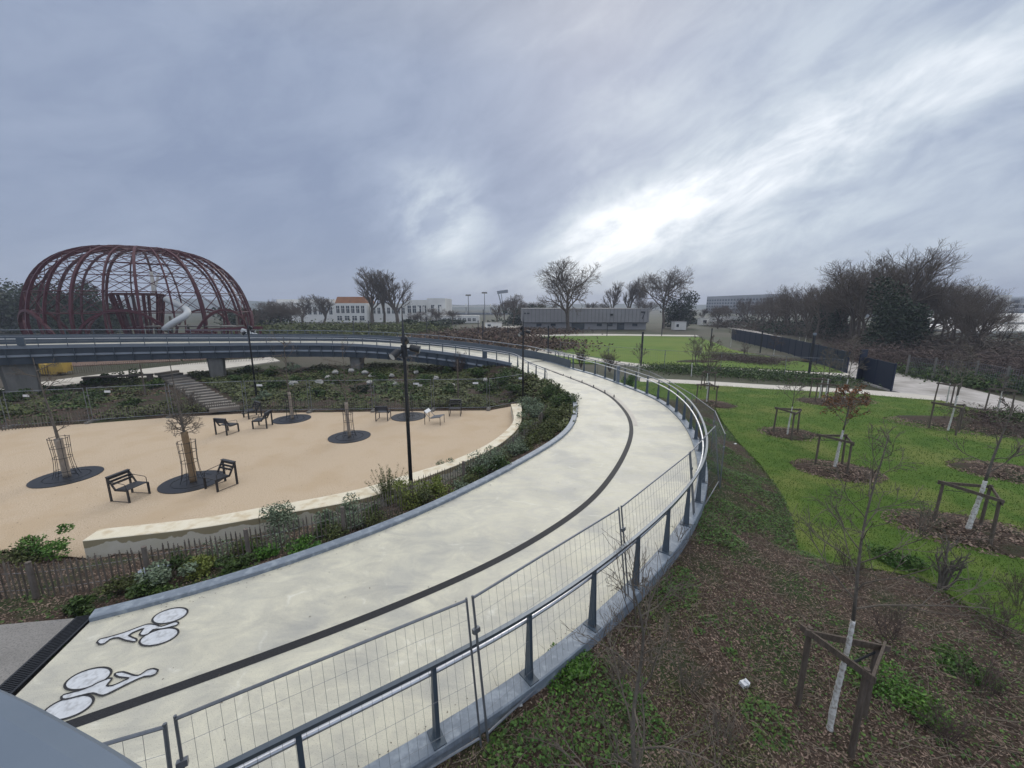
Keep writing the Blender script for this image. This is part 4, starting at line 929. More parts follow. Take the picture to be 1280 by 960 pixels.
# big white stemmed tree on the bank in front
hb = GT(1037, 912); hb.z -= .02
young('foreground tree on the bark bank with a rough white painted stem', hb, htop(hb, 548)+.0, 12, 1.72, (.22,.22), nch=(17,6,4), mx=3, r=.034, minr=.0028, ang=(30,62), ratio=.42, group=None, crown_m='twig', wig=.10)
sc = GT(1045, 905)
def stake_px():
    t = thing('tree_stakes', 'weathered timber three post frame round the foreground white stemmed tree', 'tree stakes', hb)
    P = []
    for x, y, h in ((997,882,1.35),(1064,945,1.38),(1080,896,1.3)):
        b = GT(x, y); mb = MB(); mb.tube([b-Vector((0,0,.3)), b+Vector((rnd.uniform(-.03,.03),0,h))], [.04,.036], 9); part('post', mb, M['timber'], t, True); P.append(b+Vector((0,0,h-.06)))
    for i, (a, b) in enumerate(((P[0],P[1]),(P[1],P[2]),(P[2],P[0]))):
        d = (b-a).normalized(); o = Vector((d.y,-d.x,0))*(.05 if i != 2 else -.05); mb = MB(); mb.bar(a-d*.1+o, b+d*.1+o, .03, .09); part('rail', mb, M['timber'], t, True)
    mb = MB(); q = hb+Vector((.1,.05,1.05)); mb.tube([P[2]-Vector((0,0,.1)), q], .01, 5); mb.tube([P[2]-Vector((0,0,.12)), q-Vector((0,0,.03))], .01, 5); part('strap', mb, M['black'], t, True)
stake_px()
# tree just below the camera, only its crown and upper trunk in the picture
fb = Vector((1.32, 3.15, 0)); fb.z = ZL(fb.x, fb.y)
t = young('twisted bare sapling rising from below the picture in front of the railing', fb, 3.0, 77, .02, (-.02,.55), nch=(16,7,5), mx=3, r=.035, minr=.0022, ang=(35,80), ratio=.42, group=None, wig=.12)
# saplings and bare shrubs
def bareshrub(label, base, H, seed, stems=7, m='twig', r=.014, nch=(6,4,3), sp=.35, mx=2, minr=.003, group=None):
    rr = random.Random(seed); mb = MB()
    for s in range(stems):
        a = 6.283*s/stems+rr.uniform(-.4,.4); k = rr.uniform(.1, sp); d = Vector((math.cos(a)*k, math.sin(a)*k, 1)).normalized()
        grow(mb, mb, Vector((math.cos(a)*.05, math.sin(a)*.05, -.04)), d, H*rr.uniform(.6,1.0), r*rr.uniform(.7,1.1), 0, mx, list(nch), rr, .1, (20,50), .09, .42, minr)
    return single('bare_shrub', mb, M[m], label, 'shrub', group, origin=base)
bareshrub('thorny bare rose stems against the railing in front of the fence joint', GT(797,782), 1.75, 1, 7, 'twigdark', .010, (9,3), .45, 1, .003)
bareshrub('thin bare stems rising left of the bend of the railing', GT(850,690), 1.0, 2, 5, 'twigdark', .008, (7,3), .4, 1)
bareshrub('stout bare grey shrub with thick crooked stems at the mulch edge near the lawn', GT(1176,736), 1.25, 3, 6, 'bark', .035, (7,5,3), .30, 2)
bareshrub('bare shrub with fine twigs beside the big three post frame', GT(1152,668), 1.0, 4, 7, 'twig', .012, (6,4), .4, 1)
for i, (x, y, h, lb) in enumerate(((1250,795,.8,'reddish twiggy shrub on the mulch at the right picture edge'),(1275,760,.8,'reddish shrub touching the right picture edge below the lawn'),(1060,715,.6,'russet twiggy shrub at the top of the mulch slope'),(1110,800,.7,'russet shrub with brown leaves behind the foreground stakes'),(1225,870,.6,'low russet shrub in the lower right corner'),(1180,925,.5,'low russet shrub at the bottom edge right of the stakes'),(905,925,.45,'dry pale twiggy tangle left of the foreground tree'),(860,860,.5,'dry twiggy tangle below the sapling'),(770,850,.45,'dry pale stems beside the dark green patch'))):
    bareshrub(lb, GT(x, y), h, 20+i, 14, 'twigred' if i < 6 else 'twig', .006, (8,4), .8, 2 if i < 6 else 1, .0022)
bareshrub('bare brown bush beyond the railing near the pale square post', G(762,464), 2.0, 40, 16, 'twigdark', .03, (8,6), .5, 2, .008)
bareshrub('bare brown bush at the end of the dark bridge parapet', G(726,459), 1.9, 41, 14, 'twigred', .03, (8,6), .4, 2, .008)
bareshrub('bare sapling bush on the far side of the middle footpath', G(870,456), 2.4, 42, 6, 'twigdark', .03, (8,5), .3, 2, .01)
bareshrub('bare sapling in the dark green planting between the footpaths', G(931,450), 2.4, 43, 4, 'twigdark', .03, (8,5), .25, 2, .01)
bareshrub('pale dry shrub beside the concrete pier', G(575,470), 2.0, 44, 12, 'twigred', .03, (8,5), .35, 2, .01)
bareshrub('dry shrub by the foot of the garden steps', G(225,520)+Vector((0,.6,0)), 1.6, 45, 10, 'twig', .02, (8,5), .5, 2, .008)

# ------------------------------------------------------------------ shrubs of the beds
SH = {}
def shrub(label, base, r, h, m, seed, n=1500, ls=.035, group=None, spiky=False):
    if spiky:
        rr = random.Random(seed); mb = MB()
        for s in range(64):
            a = rr.uniform(0, 6.28); k = rr.uniform(0, .75); d = Vector((math.cos(a)*k, math.sin(a)*k, 1)).normalized(); L = h*rr.uniform(.6, 1.05)
            q = np.linspace(.1, 1, 26); bend = .1*q**2
            C = np.stack([d.x*L*q+rr.gauss(0,.01), d.y*L*q, d.z*L*q+bend*.3], 1); C = np.repeat(C, 4, 0)+npr.normal(0, .014, (104, 3)); quads(mb, C, npr.uniform(.025,.045,104), nrm=1, asp=.18)
        return single('shrub', mb, M[m], label, 'shrub', group, origin=base)
    mb = leafmass(n, (r, r, h*.62), ls, seed, 11, .35, 0)
    st = MB(); 
    rr = random.Random(seed)
    t = thing('shrub', label, 'shrub', base, 0, group)
    for _ in range(9):
        a = rr.uniform(0, 6.28); st.tube([(0,0,-.03), (r*.35*math.cos(a), r*.35*math.sin(a), h*.45), (r*.6*math.cos(a), r*.6*math.sin(a), h*.8)], [.012,.008,.004], 4)
    part('stems', st, M['twigdark'], t); part('foliage', mb, M[m], t); return t
bed = [(352,664,.48,.62,'leafgrey','grey green shrub with open crown against the stone wall'),(432,652,.4,.5,'leafgrey','grey green shrub beside a picket post left of the lamp'),(412,662,.3,.4,'leafgrey','small grey green shrub among the pickets'),
 (516,634,.42,.5,'leafyel','yellow green shrub at the foot of the lamp post'),(546,622,.32,.45,'leafyel','small yellow green shrub right of the lamp post'),(498,632,.3,.4,'leafyel','yellow green tuft left of the lamp post foot'),(562,592,.3,.4,'leafgrey','low grey shrub against the outer wall face'),
 (612,590,.55,.62,'leafgrey','greyish shrub in the middle of the curved bed'),(638,571,.55,.6,'leafgrey','grey green shrub where the bed starts to bend'),(624,590,.3,.35,'leaf','low dark shrub close to the kerb'),
 (668,552,.6,.7,'leafolive','olive shrub nearest the bend of the kerb'),(690,540,.5,.6,'leafolive','olive shrub beside the top of the kerb bend'),(655,541,.5,.6,'leafgrey','pale grey shrub inside the bend of the bed'),(668,524,.6,.75,'leafgrey','tall pale grey shrub beside the end of the wall'),
 (662,512,.7,.9,'leafgrey','largest pale grey shrub by the wall end'),(697,523,.5,.6,'leafolive','olive shrub under the kerb top end'),(700,508,.75,.9,'leaf','dark green shrub overhanging the path edge'),(684,500,.8,.9,'leaf','dark green shrub below the first railing post'),
 (709,505,.45,.6,'leaf','dark green shrub tip closest to the path'),(205,734,.34,.32,'leafgrey','grey feathery plant near the kerb left of the stone'),(376,690,.3,.2,'leafbright','bright green low plant near the kerb'),(330,698,.28,.2,'leafbright','bright green low plant left of its neighbour by the kerb'),
 (252,718,.3,.24,'leafyel','yellow green low plant beside the grey feathery one'),(67,698,.4,.42,'leafbright','fresh green plant behind the pickets at the left'),(30,700,.4,.35,'leafolive','olive plant behind the pickets near the left edge'),(104,768,.22,.2,'leaf','dark green plant at the corner of path and pavement'),
 (290,714,.3,.2,'leaf','dark low plant between two picket posts'),(188,742,.35,.2,'leaf','dark low plant below the grey feathery one')]
for i, (x, y, r_, h_, m, lb) in enumerate(bed): shrub(lb, GT(x, y), r_*(1.2 if y < 760 else 1), h_*(1.25 if y > 560 else 1.05), m, 100+i, 1700 if y > 520 else 1500, .034 if y > 560 else .045)
shrub('tall spiky dark green shrub left of the lamp post over the wall', GT(486,632), .8, 1.3, 'leafolive', 300, spiky=True)
shrub('small round conifer like bush poking through the outer railing', G(787,486,.2), .4, .9, 'leafbright', 301, 1500, .05)
bx_ = [(400,672),(418,676),(445,660),(462,656),(470,648),(534,630),(575,612),(590,604),(600,598),(588,592),(604,582),(626,580),(650,566),(660,562),(648,556),(676,540),(684,528),(686,548),(345,682),(310,696),(230,716),(150,742),(270,706),(660,536),(690,514)]
for i, (x, y) in enumerate(bx_):
    shrub('low mixed dark shrub filling the curved bed beside the picket fence', GT(x, y), .30+.06*(i % 4), .32+.07*(i % 3), ('leaf','leafolive','leafgrey','leafolive')[i % 4], 700+i, 900, .03, 'low shrubs filling the curved bed')
# clumps on the bank
bk = [(705,925,.42,.28,'dark green leafy clump at the bottom by the fence foot'),(655,945,.35,.22,'dark green leafy clump touching the bottom edge'),(715,840,.3,.22,'bright leafy clump just outside the kerb plate'),(745,955,.3,.2,'green clump at the bottom edge left of the sapling'),(880,650,.45,.25,'green clump by the outermost fence corner'),(905,690,.5,.22,'dark green creeping clump below the fence corner'),(950,790,.5,.2,'green creeping clump left of the foreground tree'),(960,905,.4,.2,'dark ivy like clump at the left foot of the stakes'),(1115,865,.45,.22,'green strap leaved clump right of the stakes'),(1130,705,.5,.3,'dark green mound at the edge of the lawn'),(1205,840,.35,.15,'small green clump in the right hand mulch'),(930,600,.4,.15,'green clump on the upper bank near the lawn'),(840,745,.4,.2,'green clump under the rose stems'),(1060,830,.4,.18,'dark green clump behind the white stem')]
for i, (x, y, r_, h_, lb) in enumerate(bk):
    if i in (2, 8, 9, 10): shrub(lb, GT(x, y), r_*1.35, h_*.72, 'leafbright' if i in (2,8) else 'leaf2', 400+i, 2600, .024 if y > 800 else .034)
# garden shrubs and white rocks
gs = [(30,500,.9),(75,505,.8),(120,498,.8),(160,508,.7),(190,485,.9),(330,500,.8),(345,485,1.0),(375,480,1.0),(400,495,.8),(420,480,1),(455,490,.9),(480,478,1.1),(505,490,.9),(530,480,1.1),(560,492,.9),(585,482,1.1),(610,490,1),(630,478,1.2),(645,490,1.1),(600,470,1.1),(560,468,1.1),(520,466,1.1),(340,470,1.1),(300,478,1.0),(310,465,1.1),(365,466,1.2),(140,476,1.1),(170,474,1.0),(120,480,.9)]
for i, (x, y, r_) in enumerate(gs):
    shrub('low evergreen shrub in the garden between the sand square and the bridge', GT(x, y), r_*.68, r_*.6, ('leaf','leafolive','leafever','leafgrey')[(i*7) % 4 if i % 5 == 0 else (i*3) % 3], 500+i, 900, .085, 'shrubs in the garden under the bridge')
rocks = [(439,468),(466,474),(456,470),(400,483),(416,484),(462,483),(494,485),(525,487),(565,487),(603,491),(490,474),(420,470),(545,477),(520,470),(340,486),(367,485),(607,480),(410,476)]
for i, (x, y) in enumerate(rocks):
    b = GT(x, y-2); r = random.Random(i); mb = MB(); nn, mm_ = 7, 10; V = []
    for a in range(nn+1):
        for k in range(mm_):
            th = math.pi*a/nn; ph = 6.283*k/mm_; w = 1+.18*math.sin(3*ph+i)+r.uniform(-.22,.22); V.append((.46*math.sin(th)*math.cos(ph)*w, .32*math.sin(th)*math.sin(ph)*w, .26*math.cos(th)*w+.12))
    F = [(a*mm_+k, a*mm_+(k+1) % mm_, (a+1)*mm_+(k+1) % mm_, (a+1)*mm_+k) for a in range(nn) for k in range(mm_)]; mb.add(V, F)
    o = single('white_rock', mb, M['rock'], 'pale boulder among the green planting under the bridge', 'rock', 'pale boulders in the garden', origin=(b.x, b.y, b.z+.12)); k = r.uniform(.38, .8); o.scale = (k, k, k); o.rotation_euler = (0, 0, r.uniform(0, 6))
# flat grey stone in the bed
mb = MB(); mb.prism([(-.32,-.2),(.28,-.26),(.40,.10),(.1,.3),(-.3,.15)], -.1, .06)
single('flat_stone', mb, M['kerbsteel'], 'flat grey slab lying in the bed behind the pickets', 'stone', origin=GT(192,716))
# garden steps
t = thing('garden_steps', 'flight of pale timber edged steps beside the left garden', 'steps', G(250,495))
for i in range(16):
    f = i/15; a = G(262+(195-262)*f, 513+(468-513)*f, .26+.02*f); b = G(300+(222-300)*f, 509+(464-509)*f, .26+.02*f); mb = MB(); mb.bar(a, b, .42, .22); part('tread', mb, M['stepstone'], t, True)

# ------------------------------------------------------------------ trees of the sand square
guard_g = 'black steel tree guards on the sand'
def guard(c, label, h=1.55, r=.30):
    t = thing('tree_guard', label, 'tree guard', c, 0, guard_g)
    for k in range(8):
        a = 6.283*k/8+.2; mb = MB(); q = [(r*math.cos(a)*s_, r*math.sin(a)*s_, z) for s_, z in ((1.28,.02),(1.02,.25),(.85,.8),(.95,h))]
        mb.tube(catmull(q, .15), .009, 5); part('bar', mb, M['black'], t)
    for z, s_ in ((.28,1.0),(.8,.86),(1.2,.89),(h-.04,.94)):
        mb = MB(); mb.tube([(r*s_*math.cos(i*.2618), r*s_*math.sin(i*.2618), z) for i in range(24)], .010, 5, closed=True); part('hoop', mb, M['black'], t)
def grate(c, label, r=1.0):
    mb = MB(); n = 40
    for (r0, r1, z) in ((.30, .62, .022), (.66, r, .022)):
        V = []; F = []
        for k in range(n):
            a = 6.283*k/n; V += [(r0*math.cos(a), r0*math.sin(a), z), (r1*math.cos(a), r1*math.sin(a), z), (r1*math.cos(a), r1*math.sin(a), -.02), (r0*math.cos(a), r0*math.sin(a), -.02)]
        for k in range(n):
            j = (k+1) % n; F += [(k*4, k*4+1, j*4+1, j*4), (k*4+1, k*4+2, j*4+2, j*4+1), (k*4+3, k*4, j*4, j*4+3)]
        mb.add(V, F)
    for k in range(24):
        a = 6.283*k/24; mb.bar((.3*math.cos(a), .3*math.sin(a), .012), ((r-.02)*math.cos(a), (r-.02)*math.sin(a), .012), .02, .012)
    mb.disc((0,0,-.02), r-.02, .028, 40)
    single('tree_grate', mb, M['black'], label, 'tree grate', 'round tree grates on the sand', origin=(c[0], c[1], .002))
sq = [((84,596),'nearest the left edge',447,.115,-.35,'trunkpale',9,1.6),((241,602),'behind the near right armchair',448,.11,-.15,'trunktan',22,1.75),((365,524),'behind the pair of facing armchairs',420,.08,0,'trunkpale',13,1.6),((437,546),'in the middle of the sand',440,.08,-.05,'trunkpale',11,1.6),((511,521),'behind the lamp post',440,.10,0,'bark',11,1.2)]
for i, ((x, y), where, top, r_, ln, m, nb, wrap) in enumerate(sq):
    c = G(x, y); rr_ = random.Random(900+i); H = htop(c, top)
    t = thing('square_tree', 'leafless young tree on the sand '+where, 'tree', c, 0, 'leafless trees on the sand square'); tr, cr = MB(), MB()
    N = 12; pts = [Vector((ln*.6*f+.03*math.sin(5*f+i), .02*math.sin(4*f), H*f)) for f in [k/N for k in range(N+1)]]; wf = wrap/H
    def rad(f): return r_ if f < wf else r_*.42*(1-.8*(f-wf)/(1-wf))
    wp = resample([p for k, p in enumerate(pts) if k/N <= wf+.06], 12); tr.tube(wp, [r_*(.95+.1*rr_.random()) for _ in wp], 10); part('wrapped_trunk', tr, M[m], t, smooth=True)
    st = MB(); q = [p for k, p in enumerate(pts) if k/N >= wf-.05]; st.tube(q, [max(.01, r_*.45*(1-.85*k/(len(q)-1))) for k in range(len(q))], 6); part('trunk', st, M['bark'], t)
    for k in range(nb):
        f = wf+.02+(.93-wf)*(k+.5*rr_.random())/nb if i != 1 else wf+.02+(.5-wf)*(k+.5*rr_.random())/nb; xx = f*N; j = min(int(xx), N-1); p = pts[j].lerp(pts[j+1], xx-j); az = 2.4*k; a = R(rr_.uniform(45,80) if i != 1 else rr_.uniform(50,85))
        grow(cr, cr, p, Vector((math.sin(a)*math.cos(az), math.sin(a)*math.sin(az), math.cos(a))), rr_.uniform(.5,1.0)*(.55 if i == 1 else 1), .018, 1, 3, [0,5,4,3], rr_, .08, (25,60), .16, .6, .005)
    part('crown', cr, M['twig'], t, smooth=True)
    guard(c, 'black steel bar guard round the tree '+where, 1.6 if i < 2 else 1.5, .30 if i < 2 else .26); grate(c, 'round black grate at the foot of the tree '+where, 1.0)
# slim stakes in the garden
for x, y, top, lb in ((573,500,450,'slim bare timber pole in the garden behind the lounger'),(182,494,455,'slim bare timber pole in the left garden')):
    b = GT(x, y); mb = MB(); mb.cyl((0,0,-.2), (0,0,htop(b, top)), .06, 8, .045); single('timber_pole', mb, M['timber'], lb, 'pole', origin=b)

# ------------------------------------------------------------------ armchairs
def armchair(label, c, yaw, lounger=False, w=.66):
    t = thing('garden_lounger' if lounger else 'armchair', label, 'lounger' if lounger else 'armchair', (c[0], c[1], .012), R(yaw), None if lounger else 'black slatted armchairs on the sand')
    W = w/2; bk = -.34; fr = .34           # +x is the way it faces
    for s in (-1, 1):
        y = s*W
        mb = MB(); mb.bar((bk, y, 0), (bk, y, .84), .03, .07); part('rear_leg', mb, M['black'], t)
        mb = MB(); mb.bar((fr, y, 0), (fr, y, .43), .03, .07); part('front_leg', mb, M['black'], t)
        mb = MB(); mb.bar((bk, y, .83), (bk+.24, y, .40), .028, .06); mb.bar((bk+.22, y, .41), (fr+.02, y, .41), .028, .05); part('side_frame', mb, M['black'], t)
        mb = MB(); mb.tube([(bk+.07, y, .70), (fr-.08, y, .64), (fr-.03, y, .60), (fr-.03, y, .43)], .011, 6); part('armrest', mb, M['black'], t)
        mb = MB(); mb.bar((bk, y, .012), (fr, y, .012), .02, .012); part('ground_bar', mb, M['black'], t)
    mb = MB()
    for i in range(6): mb.box((bk+.27+i*.078, 0, .437), (.066, w-.02, .022))
    part('seat', mb, M['slat'], t)
    mb = MB()
    e = math.atan2(.43, -.24)
    for i, f in enumerate((.0, .22, .44)): mb.bar((bk+.012+.24*f+.02, -W+.02, .83-.43*f-.03), (bk+.012+.24*f+.02, W-.02, .83-.43*f-.03), .022, .082, up=(.3,0,1))
    mb.box((bk+.005, 0, .855), (.11, w+.03, .03)); part('backrest', mb, M['slat'], t)
    return t
armchair('black armchair nearest the viewer, turned to the right, left of the second tree', (-12.98,12.5), -7)
armchair('black armchair half over the grate of the tan wrapped tree', (-10.5,13.35), -112)
armchair('black armchair seen from behind, left of the group of three', (-14.62,19.5), 78)
armchair('black armchair facing left, nearest the third caged tree', (-13.45,20.55), 188)
armchair('black armchair at the back of the group of three', (-15.25,22.5), 235)
armchair('black armchair seen from behind, between the wrapped stem and the lamp post', (-7.4,22.0), 92)
armchair('black armchair facing the viewer at the back right of the sand', (-3.4,23.0), -88)
t = thing('garden_lounger', 'grey slatted reclined seat with a small pale headrest at the back of the sand', 'lounger', (-4.3,21.2,.01), R(-12))
for s in (-.3, .3):
    mb = MB(); mb.bar((-.45,s,0), (-.45,s,.72), .025); part('rear_leg', mb, M['black'], t)
    mb = MB(); mb.bar((.45,s,0), (.45,s,.46), .025); part('front_leg', mb, M['black'], t)
    mb = MB(); mb.bar((-.45,s,.70), (-.1,s,.36), .025); mb.bar((-.1,s,.36), (.47,s,.46), .025); part('side_frame', mb, M['metal'], t)
mb = MB()
for i in range(8): f = i/7; mb.box((-.12+.58*f, 0, .38+.1*f), (.06,.58,.02), 0, 0, -.17)
part('seat', mb, M['metal'], t); mb = MB(); mb.box((-.40,0,.70), (.20,.58,.05), 0, 0, .7); part('headrest', mb, M['litter'], t)

# ------------------------------------------------------------------ lamps and poles
def spotlamp(label, base, top, heads, zh):
    t = thing('lamp_post', label, 'street lamp', base, 0, 'tall black posts with spotlights'); H = top-base.z; hz = zh-base.z
    mb = MB(); mb.tube([(0,0,-.2),(0,0,hz+.25),(0,0,H)], [.062,.045,.008], 12); part('pole', mb, M['black'], t, smooth=True)
    mb = MB(); mb.tube([(0,0,hz-.1),(0,0,hz+.22)], .085, 14); part('collar', mb, M['black'], t)
    for (a, dz, tilt) in heads:
        d = Vector((math.cos(a), math.sin(a), 0)); h = MB(); c = d*.30+Vector((0,0,hz+dz)); f = (d*.75+Vector((0,0,-tilt))).normalized()
        h.tube([c-f*.14, c-f*.10, c+f*.13, c+f*.15], [.07,.10,.11,.12], 16); h.bar((0,0,hz+dz), c-f*.05, .035, .05)
        hd = part('spotlight', h, M['black'], t); g = MB(); g.tube([c+f*.151, c+f*.156], .10, 16); part('glass', g, M['headglass'], hd)
hd = ((R(-125), .0, .45), (R(5), .12, .2), (R(100), .35, .3))
lb = GT(515, 628); spotlamp('tall black lamp post rising from the bed in the middle of the view', lb, HZ(382, lb.y), hd, HZ(441, lb.y))
b = D(653.5, 25.2, .6); spotlamp('tall black lamp post behind the end of the stone wall', b, HZ(388, b.y), hd, HZ(417, b.y))
b = D(321, 27, .1); spotlamp('tall black lamp post in front of the left part of the bridge', b, HZ(396, b.y), hd, HZ(416, b.y))
poles = [(685,441,409,'nearest the bridge parapet'),(801,457,417,'behind the outer railing'),(1011,469,419,'with a pale head beside the navy hoarding'),(758.6,420,405,'in front of the low grey building'),(827,420,405,'at the right far end of the lawn'),(635,431,406,'where the brown planting meets the lawn'),(603.5,431,403,'right of the pale diagonal path'),(598,424,402,'close behind the pole right of the diagonal path'),(534,421,398,'beside the pale diagonal path'),(462,424,402,'left of the diagonal path'),(443,424,402,'in the planting left of the path'),(604.5,419,388,'tallest thin one before the stadium'),(950,441,415,'beside the far shrub patch'),(888,433,412,'at the far right of the lawn')]
for i, (x, y, tp_, lbx) in enumerate(poles):
    b = G(x, y); h = htop(b, tp_); t = thing('path_lamp', 'slim dark path lamp '+lbx, 'street lamp', b, 0, 'slim dark path lamps in the park'); mb = MB(); w = .16 if i < 3 else .13
    mb.box((0,0,h/2), (w, w, h)); part('pole', mb, M['black'], t); mb = MB(); mb.box((0,0,h+.1), (w+.04, w+.04, .22)); part('head', mb, M['kerbsteel'] if i == 2 else M['black'], t)
# floodlight masts far off
for i, (x, F, tp_, lbx) in enumerate(((586,170,369,'left twin'),(606,170,366,'right twin'))):
    b = D(x, F, 0); h = HZ(tp_, F); t = thing('floodlight_mast', 'pale floodlight mast before the stadium, '+lbx, 'floodlight', b, 0, 'floodlight masts by the stadium'); mb = MB(); mb.cyl((0,0,0), (0,0,h), .2, 8, .12); part('mast', mb, M['metal'], t)
    mb = MB(); mb.box((0,0,h), (2.2,.5,.6)); part('lamp_bank', mb, M['pier'], t)

# ------------------------------------------------------------------ the red dome playground
dc = D(197, 62, 0); DR, DH = 13.1, HZ(311, 62)
t = thing('dome_frame', 'large oxide red steel rib dome over a playground behind the bridge', 'dome', dc)
def prof(u):   # u from 0 at the foot towards 1 over the top
    th = u*math.pi/2; z = DH*math.sin(th)**.74; r = DR*math.cos(th)**.64
    return r*(1-.08*max(0, (.3-z/DH)/.3)**1.5), z
def dp(a, u): r, z = prof(u); return Vector((r*math.cos(a), r*math.sin(a), z))
NRIB = 24
for k in range(NRIB):
    a = 6.283*k/NRIB+.12; mb = MB(); P = [dp(a, (j/24)**1.5*.957) for j in range(25)]
    for p, q in zip(P, P[1:]): mb.bar(p, q+(q-p)*.06, .15 if k % 2 else .28, .30, up=(math.cos(a), math.sin(a), 0.01))
    part('rib', mb, M['dome'], t)
for u in (.17, .30, .42, .54, .66, .78, .88):
    mb = MB(); mb.tube([dp(6.283*j/60, u) for j in range(60)], .065, 5, closed=True); part('ring', mb, M['dome'], t)
mb = MB(); mb.tube([dp(6.283*j/48, .957) for j in range(48)], .20, 6, closed=True); part('crown_ring', mb, M['dome'], t)
mb = MB(); us = (.17,.30,.42,.54,.66,.78,.88,.95)
for k in range(NRIB):
    a0_, a1_ = 6.283*k/NRIB+.12, 6.283*(k+1)/NRIB+.12
    for u0, u1 in zip(us, us[1:]):
        mb.tube([dp(a0_, u0), dp(a1_, u1)], .05, 3, False); mb.tube([dp(a1_, u0), dp(a0_, u1)], .05, 3, False)
part('bracing', mb, M['dome'], t)
for k in range(7):
    ac = -math.pi/2+(-.42+.92*k); hw = .40; mb = MB(); P = []
    for j in range(17):
        f = math.pi*j/16; a = ac-hw*math.cos(f); z = 5.9*math.sin(f); u = (2/math.pi)*math.asin(min(1, (z/DH)**(1/.74))); r, _ = prof(u); P.append(Vector(((r+.1)*math.cos(a), (r+.1)*math.sin(a), z)))
    for p, q in zip(P, P[1:]): mb.bar(p, q+(q-p)*.06, .30, .30)
    part('arch', mb, M['dome'], t)
# play tower with slides inside
tc_ = D(184, 60, 0); t = thing('play_tower', 'red play tower of leaning posts inside the dome', 'play tower', tc_)
for k in range(10):
    a = 6.283*k/10; mb = MB(); mb.bar((1.6*math.cos(a), 1.6*math.sin(a), 0), (3.0*math.cos(a), 3.0*math.sin(a), 8.2), .28, .28); part('column', mb, M['dome'], t)
for z, r_ in ((3.2,2.2),(5.6,2.6),(8.1,3.0)):
    mb = MB(); mb.disc((0,0,z), r_, .2, 20); part('platform', mb, M['dome'], t)
mb = MB(); mb.bar((2.4,0,8.2),(2.6,0,11.4),.5,.1); mb.bar((2.4,0,8.2),(3.6,0,11.0),.1,.3); part('lookout_mast', mb, M['wallwhite'], t)
P = [D(208,57,HZ(374,57)), D(222,56,HZ(381,56)), D(236,55,HZ(389,55)), D(232,54,HZ(396,54)), D(218,53,HZ(402,53)), D(206,53,HZ(412,53))]
mb = MB(); mb.tube(smooth(catmull([p-tc_ for p in P], .5), 3), .42, 14); single('tube_slide', mb, M['slide'], 'white tube slide winding down from the red play tower', 'slide', origin=tc_, smooth=True)
P = [D(303,50,HZ(413,50)), D(312,50,HZ(416,50)), D(322,50,HZ(421,50)), D(328,49,HZ(430,49))]
mb = MB(); mb.tube(smooth(catmull([p-P[3] for p in P], .4), 2), .36, 12); single('tube_slide', mb, M['slide'], 'short white slide outside the right foot of the dome', 'slide', origin=P[3], smooth=True)
for i, (x, F, w, h) in enumerate(((225,52,10,2.6),(285,50,9,3.4))):
    b = D(x, F, 0); t = thing('play_pergola', 'red post and beam pergola at the dome base, %s' % ('in the centre','on the right'), 'pergola', b, 0) if False else thing('play_pergola', 'red post and beam pergola at the dome base, '+('in the centre' if i == 0 else 'on the right'), 'pergola', b)
    for k in range(7): mb = MB(); mb.bar((-w/2+w*k/6,0,0), (-w/2+w*k/6,0,h), .22); part('post', mb, M['dome'], t)
    mb = MB(); mb.bar((-w/2-.3,0,h), (w/2+.3,0,h+.4), .3, .35); part('beam', mb, M['dome'], t)
b = D(250,58,0); t = thing('play_platform', 'pale timber and net play structure inside the right half of the dome', 'play structure', b)
for k in range(6): mb = MB(); mb.bar((-6+2.4*k,0,0), (-6+2.4*k,0,3.8+(k % 2)*1.2), .2); part('post', mb, M['bark'], t)
for z in (1.8, 3.6): mb = MB(); mb.box((0,0,z), (12.4,2.4,.18)); part('platform', mb, M['pier'], t)
# yellow stack and dark skip behind the left pier
b = D(63,38,0); mb = MB()
for k in range(5): mb.box((-1.4+.7*k, .1*(k % 2), .55+.1*math.sin(k*2)), (.66,1.1,1.0+.2*math.sin(k*3)), .05*k)
single('sheeted_stack', mb, M['yellow'], 'stack of goods under yellow sheeting behind the left bridge pier', 'building materials', origin=b)
b = D(76,40,0); mb = MB(); mb.prism([(4.0,-.4),(4.6,-.4),(4.6,.4),(4.0,.4)], 0, 1.3); 
b = D(205,31,0); mb = MB(); mb.box((0,0,.62), (4.6,.5,.12), .35); mb.box((-2,-.7,.3), (.3,.4,.6), .35); mb.box((2,.7,.3), (.3,.4,.6), .35)
single('long_bench', mb, M['timber'], 'long low timber bench beside the pale path under the bridge', 'bench', origin=(D(150,33,0)))
# far fence of pales along the earth yard
P = [G(-60,474), G(60,468), G(180,459), G(330,450)]; P = resample(catmull(P, .3), step=.16); mb = MB()
for p in P: mb.bar((p.x,p.y,-.1), (p.x,p.y,.75+rnd.uniform(-.05,.05)), .035, .02)
o_ = P[0].copy(); single('pale_fence', mb, M['picket'], 'row of dark split pales beyond the pale path under the bridge', 'fence', origin=o_, world=True)
P = resample(catmull([G(-60,548)+Vector((0,.7,0)), G(117,530)+Vector((0,.6,0)), G(250,519)+Vector((0,.5,0)), G(390,515.5)+Vector((0,.5,0)), G(543,513.5)+Vector((0,.5,0)), G(640,506)+Vector((0,.6,0))], .3), step=.12); mb = MB()
for p in P:
    z = ZL(p.x, p.y); mb.bar((p.x,p.y,z-.1), (p.x+rnd.uniform(-.02,.02),p.y,z+.62+rnd.uniform(-.05,.05)), .03, .02)
single('pale_fence', mb, M['picket'], 'row of dark split pales just behind the mesh site fence', 'fence', origin=P[0].copy(), world=True)

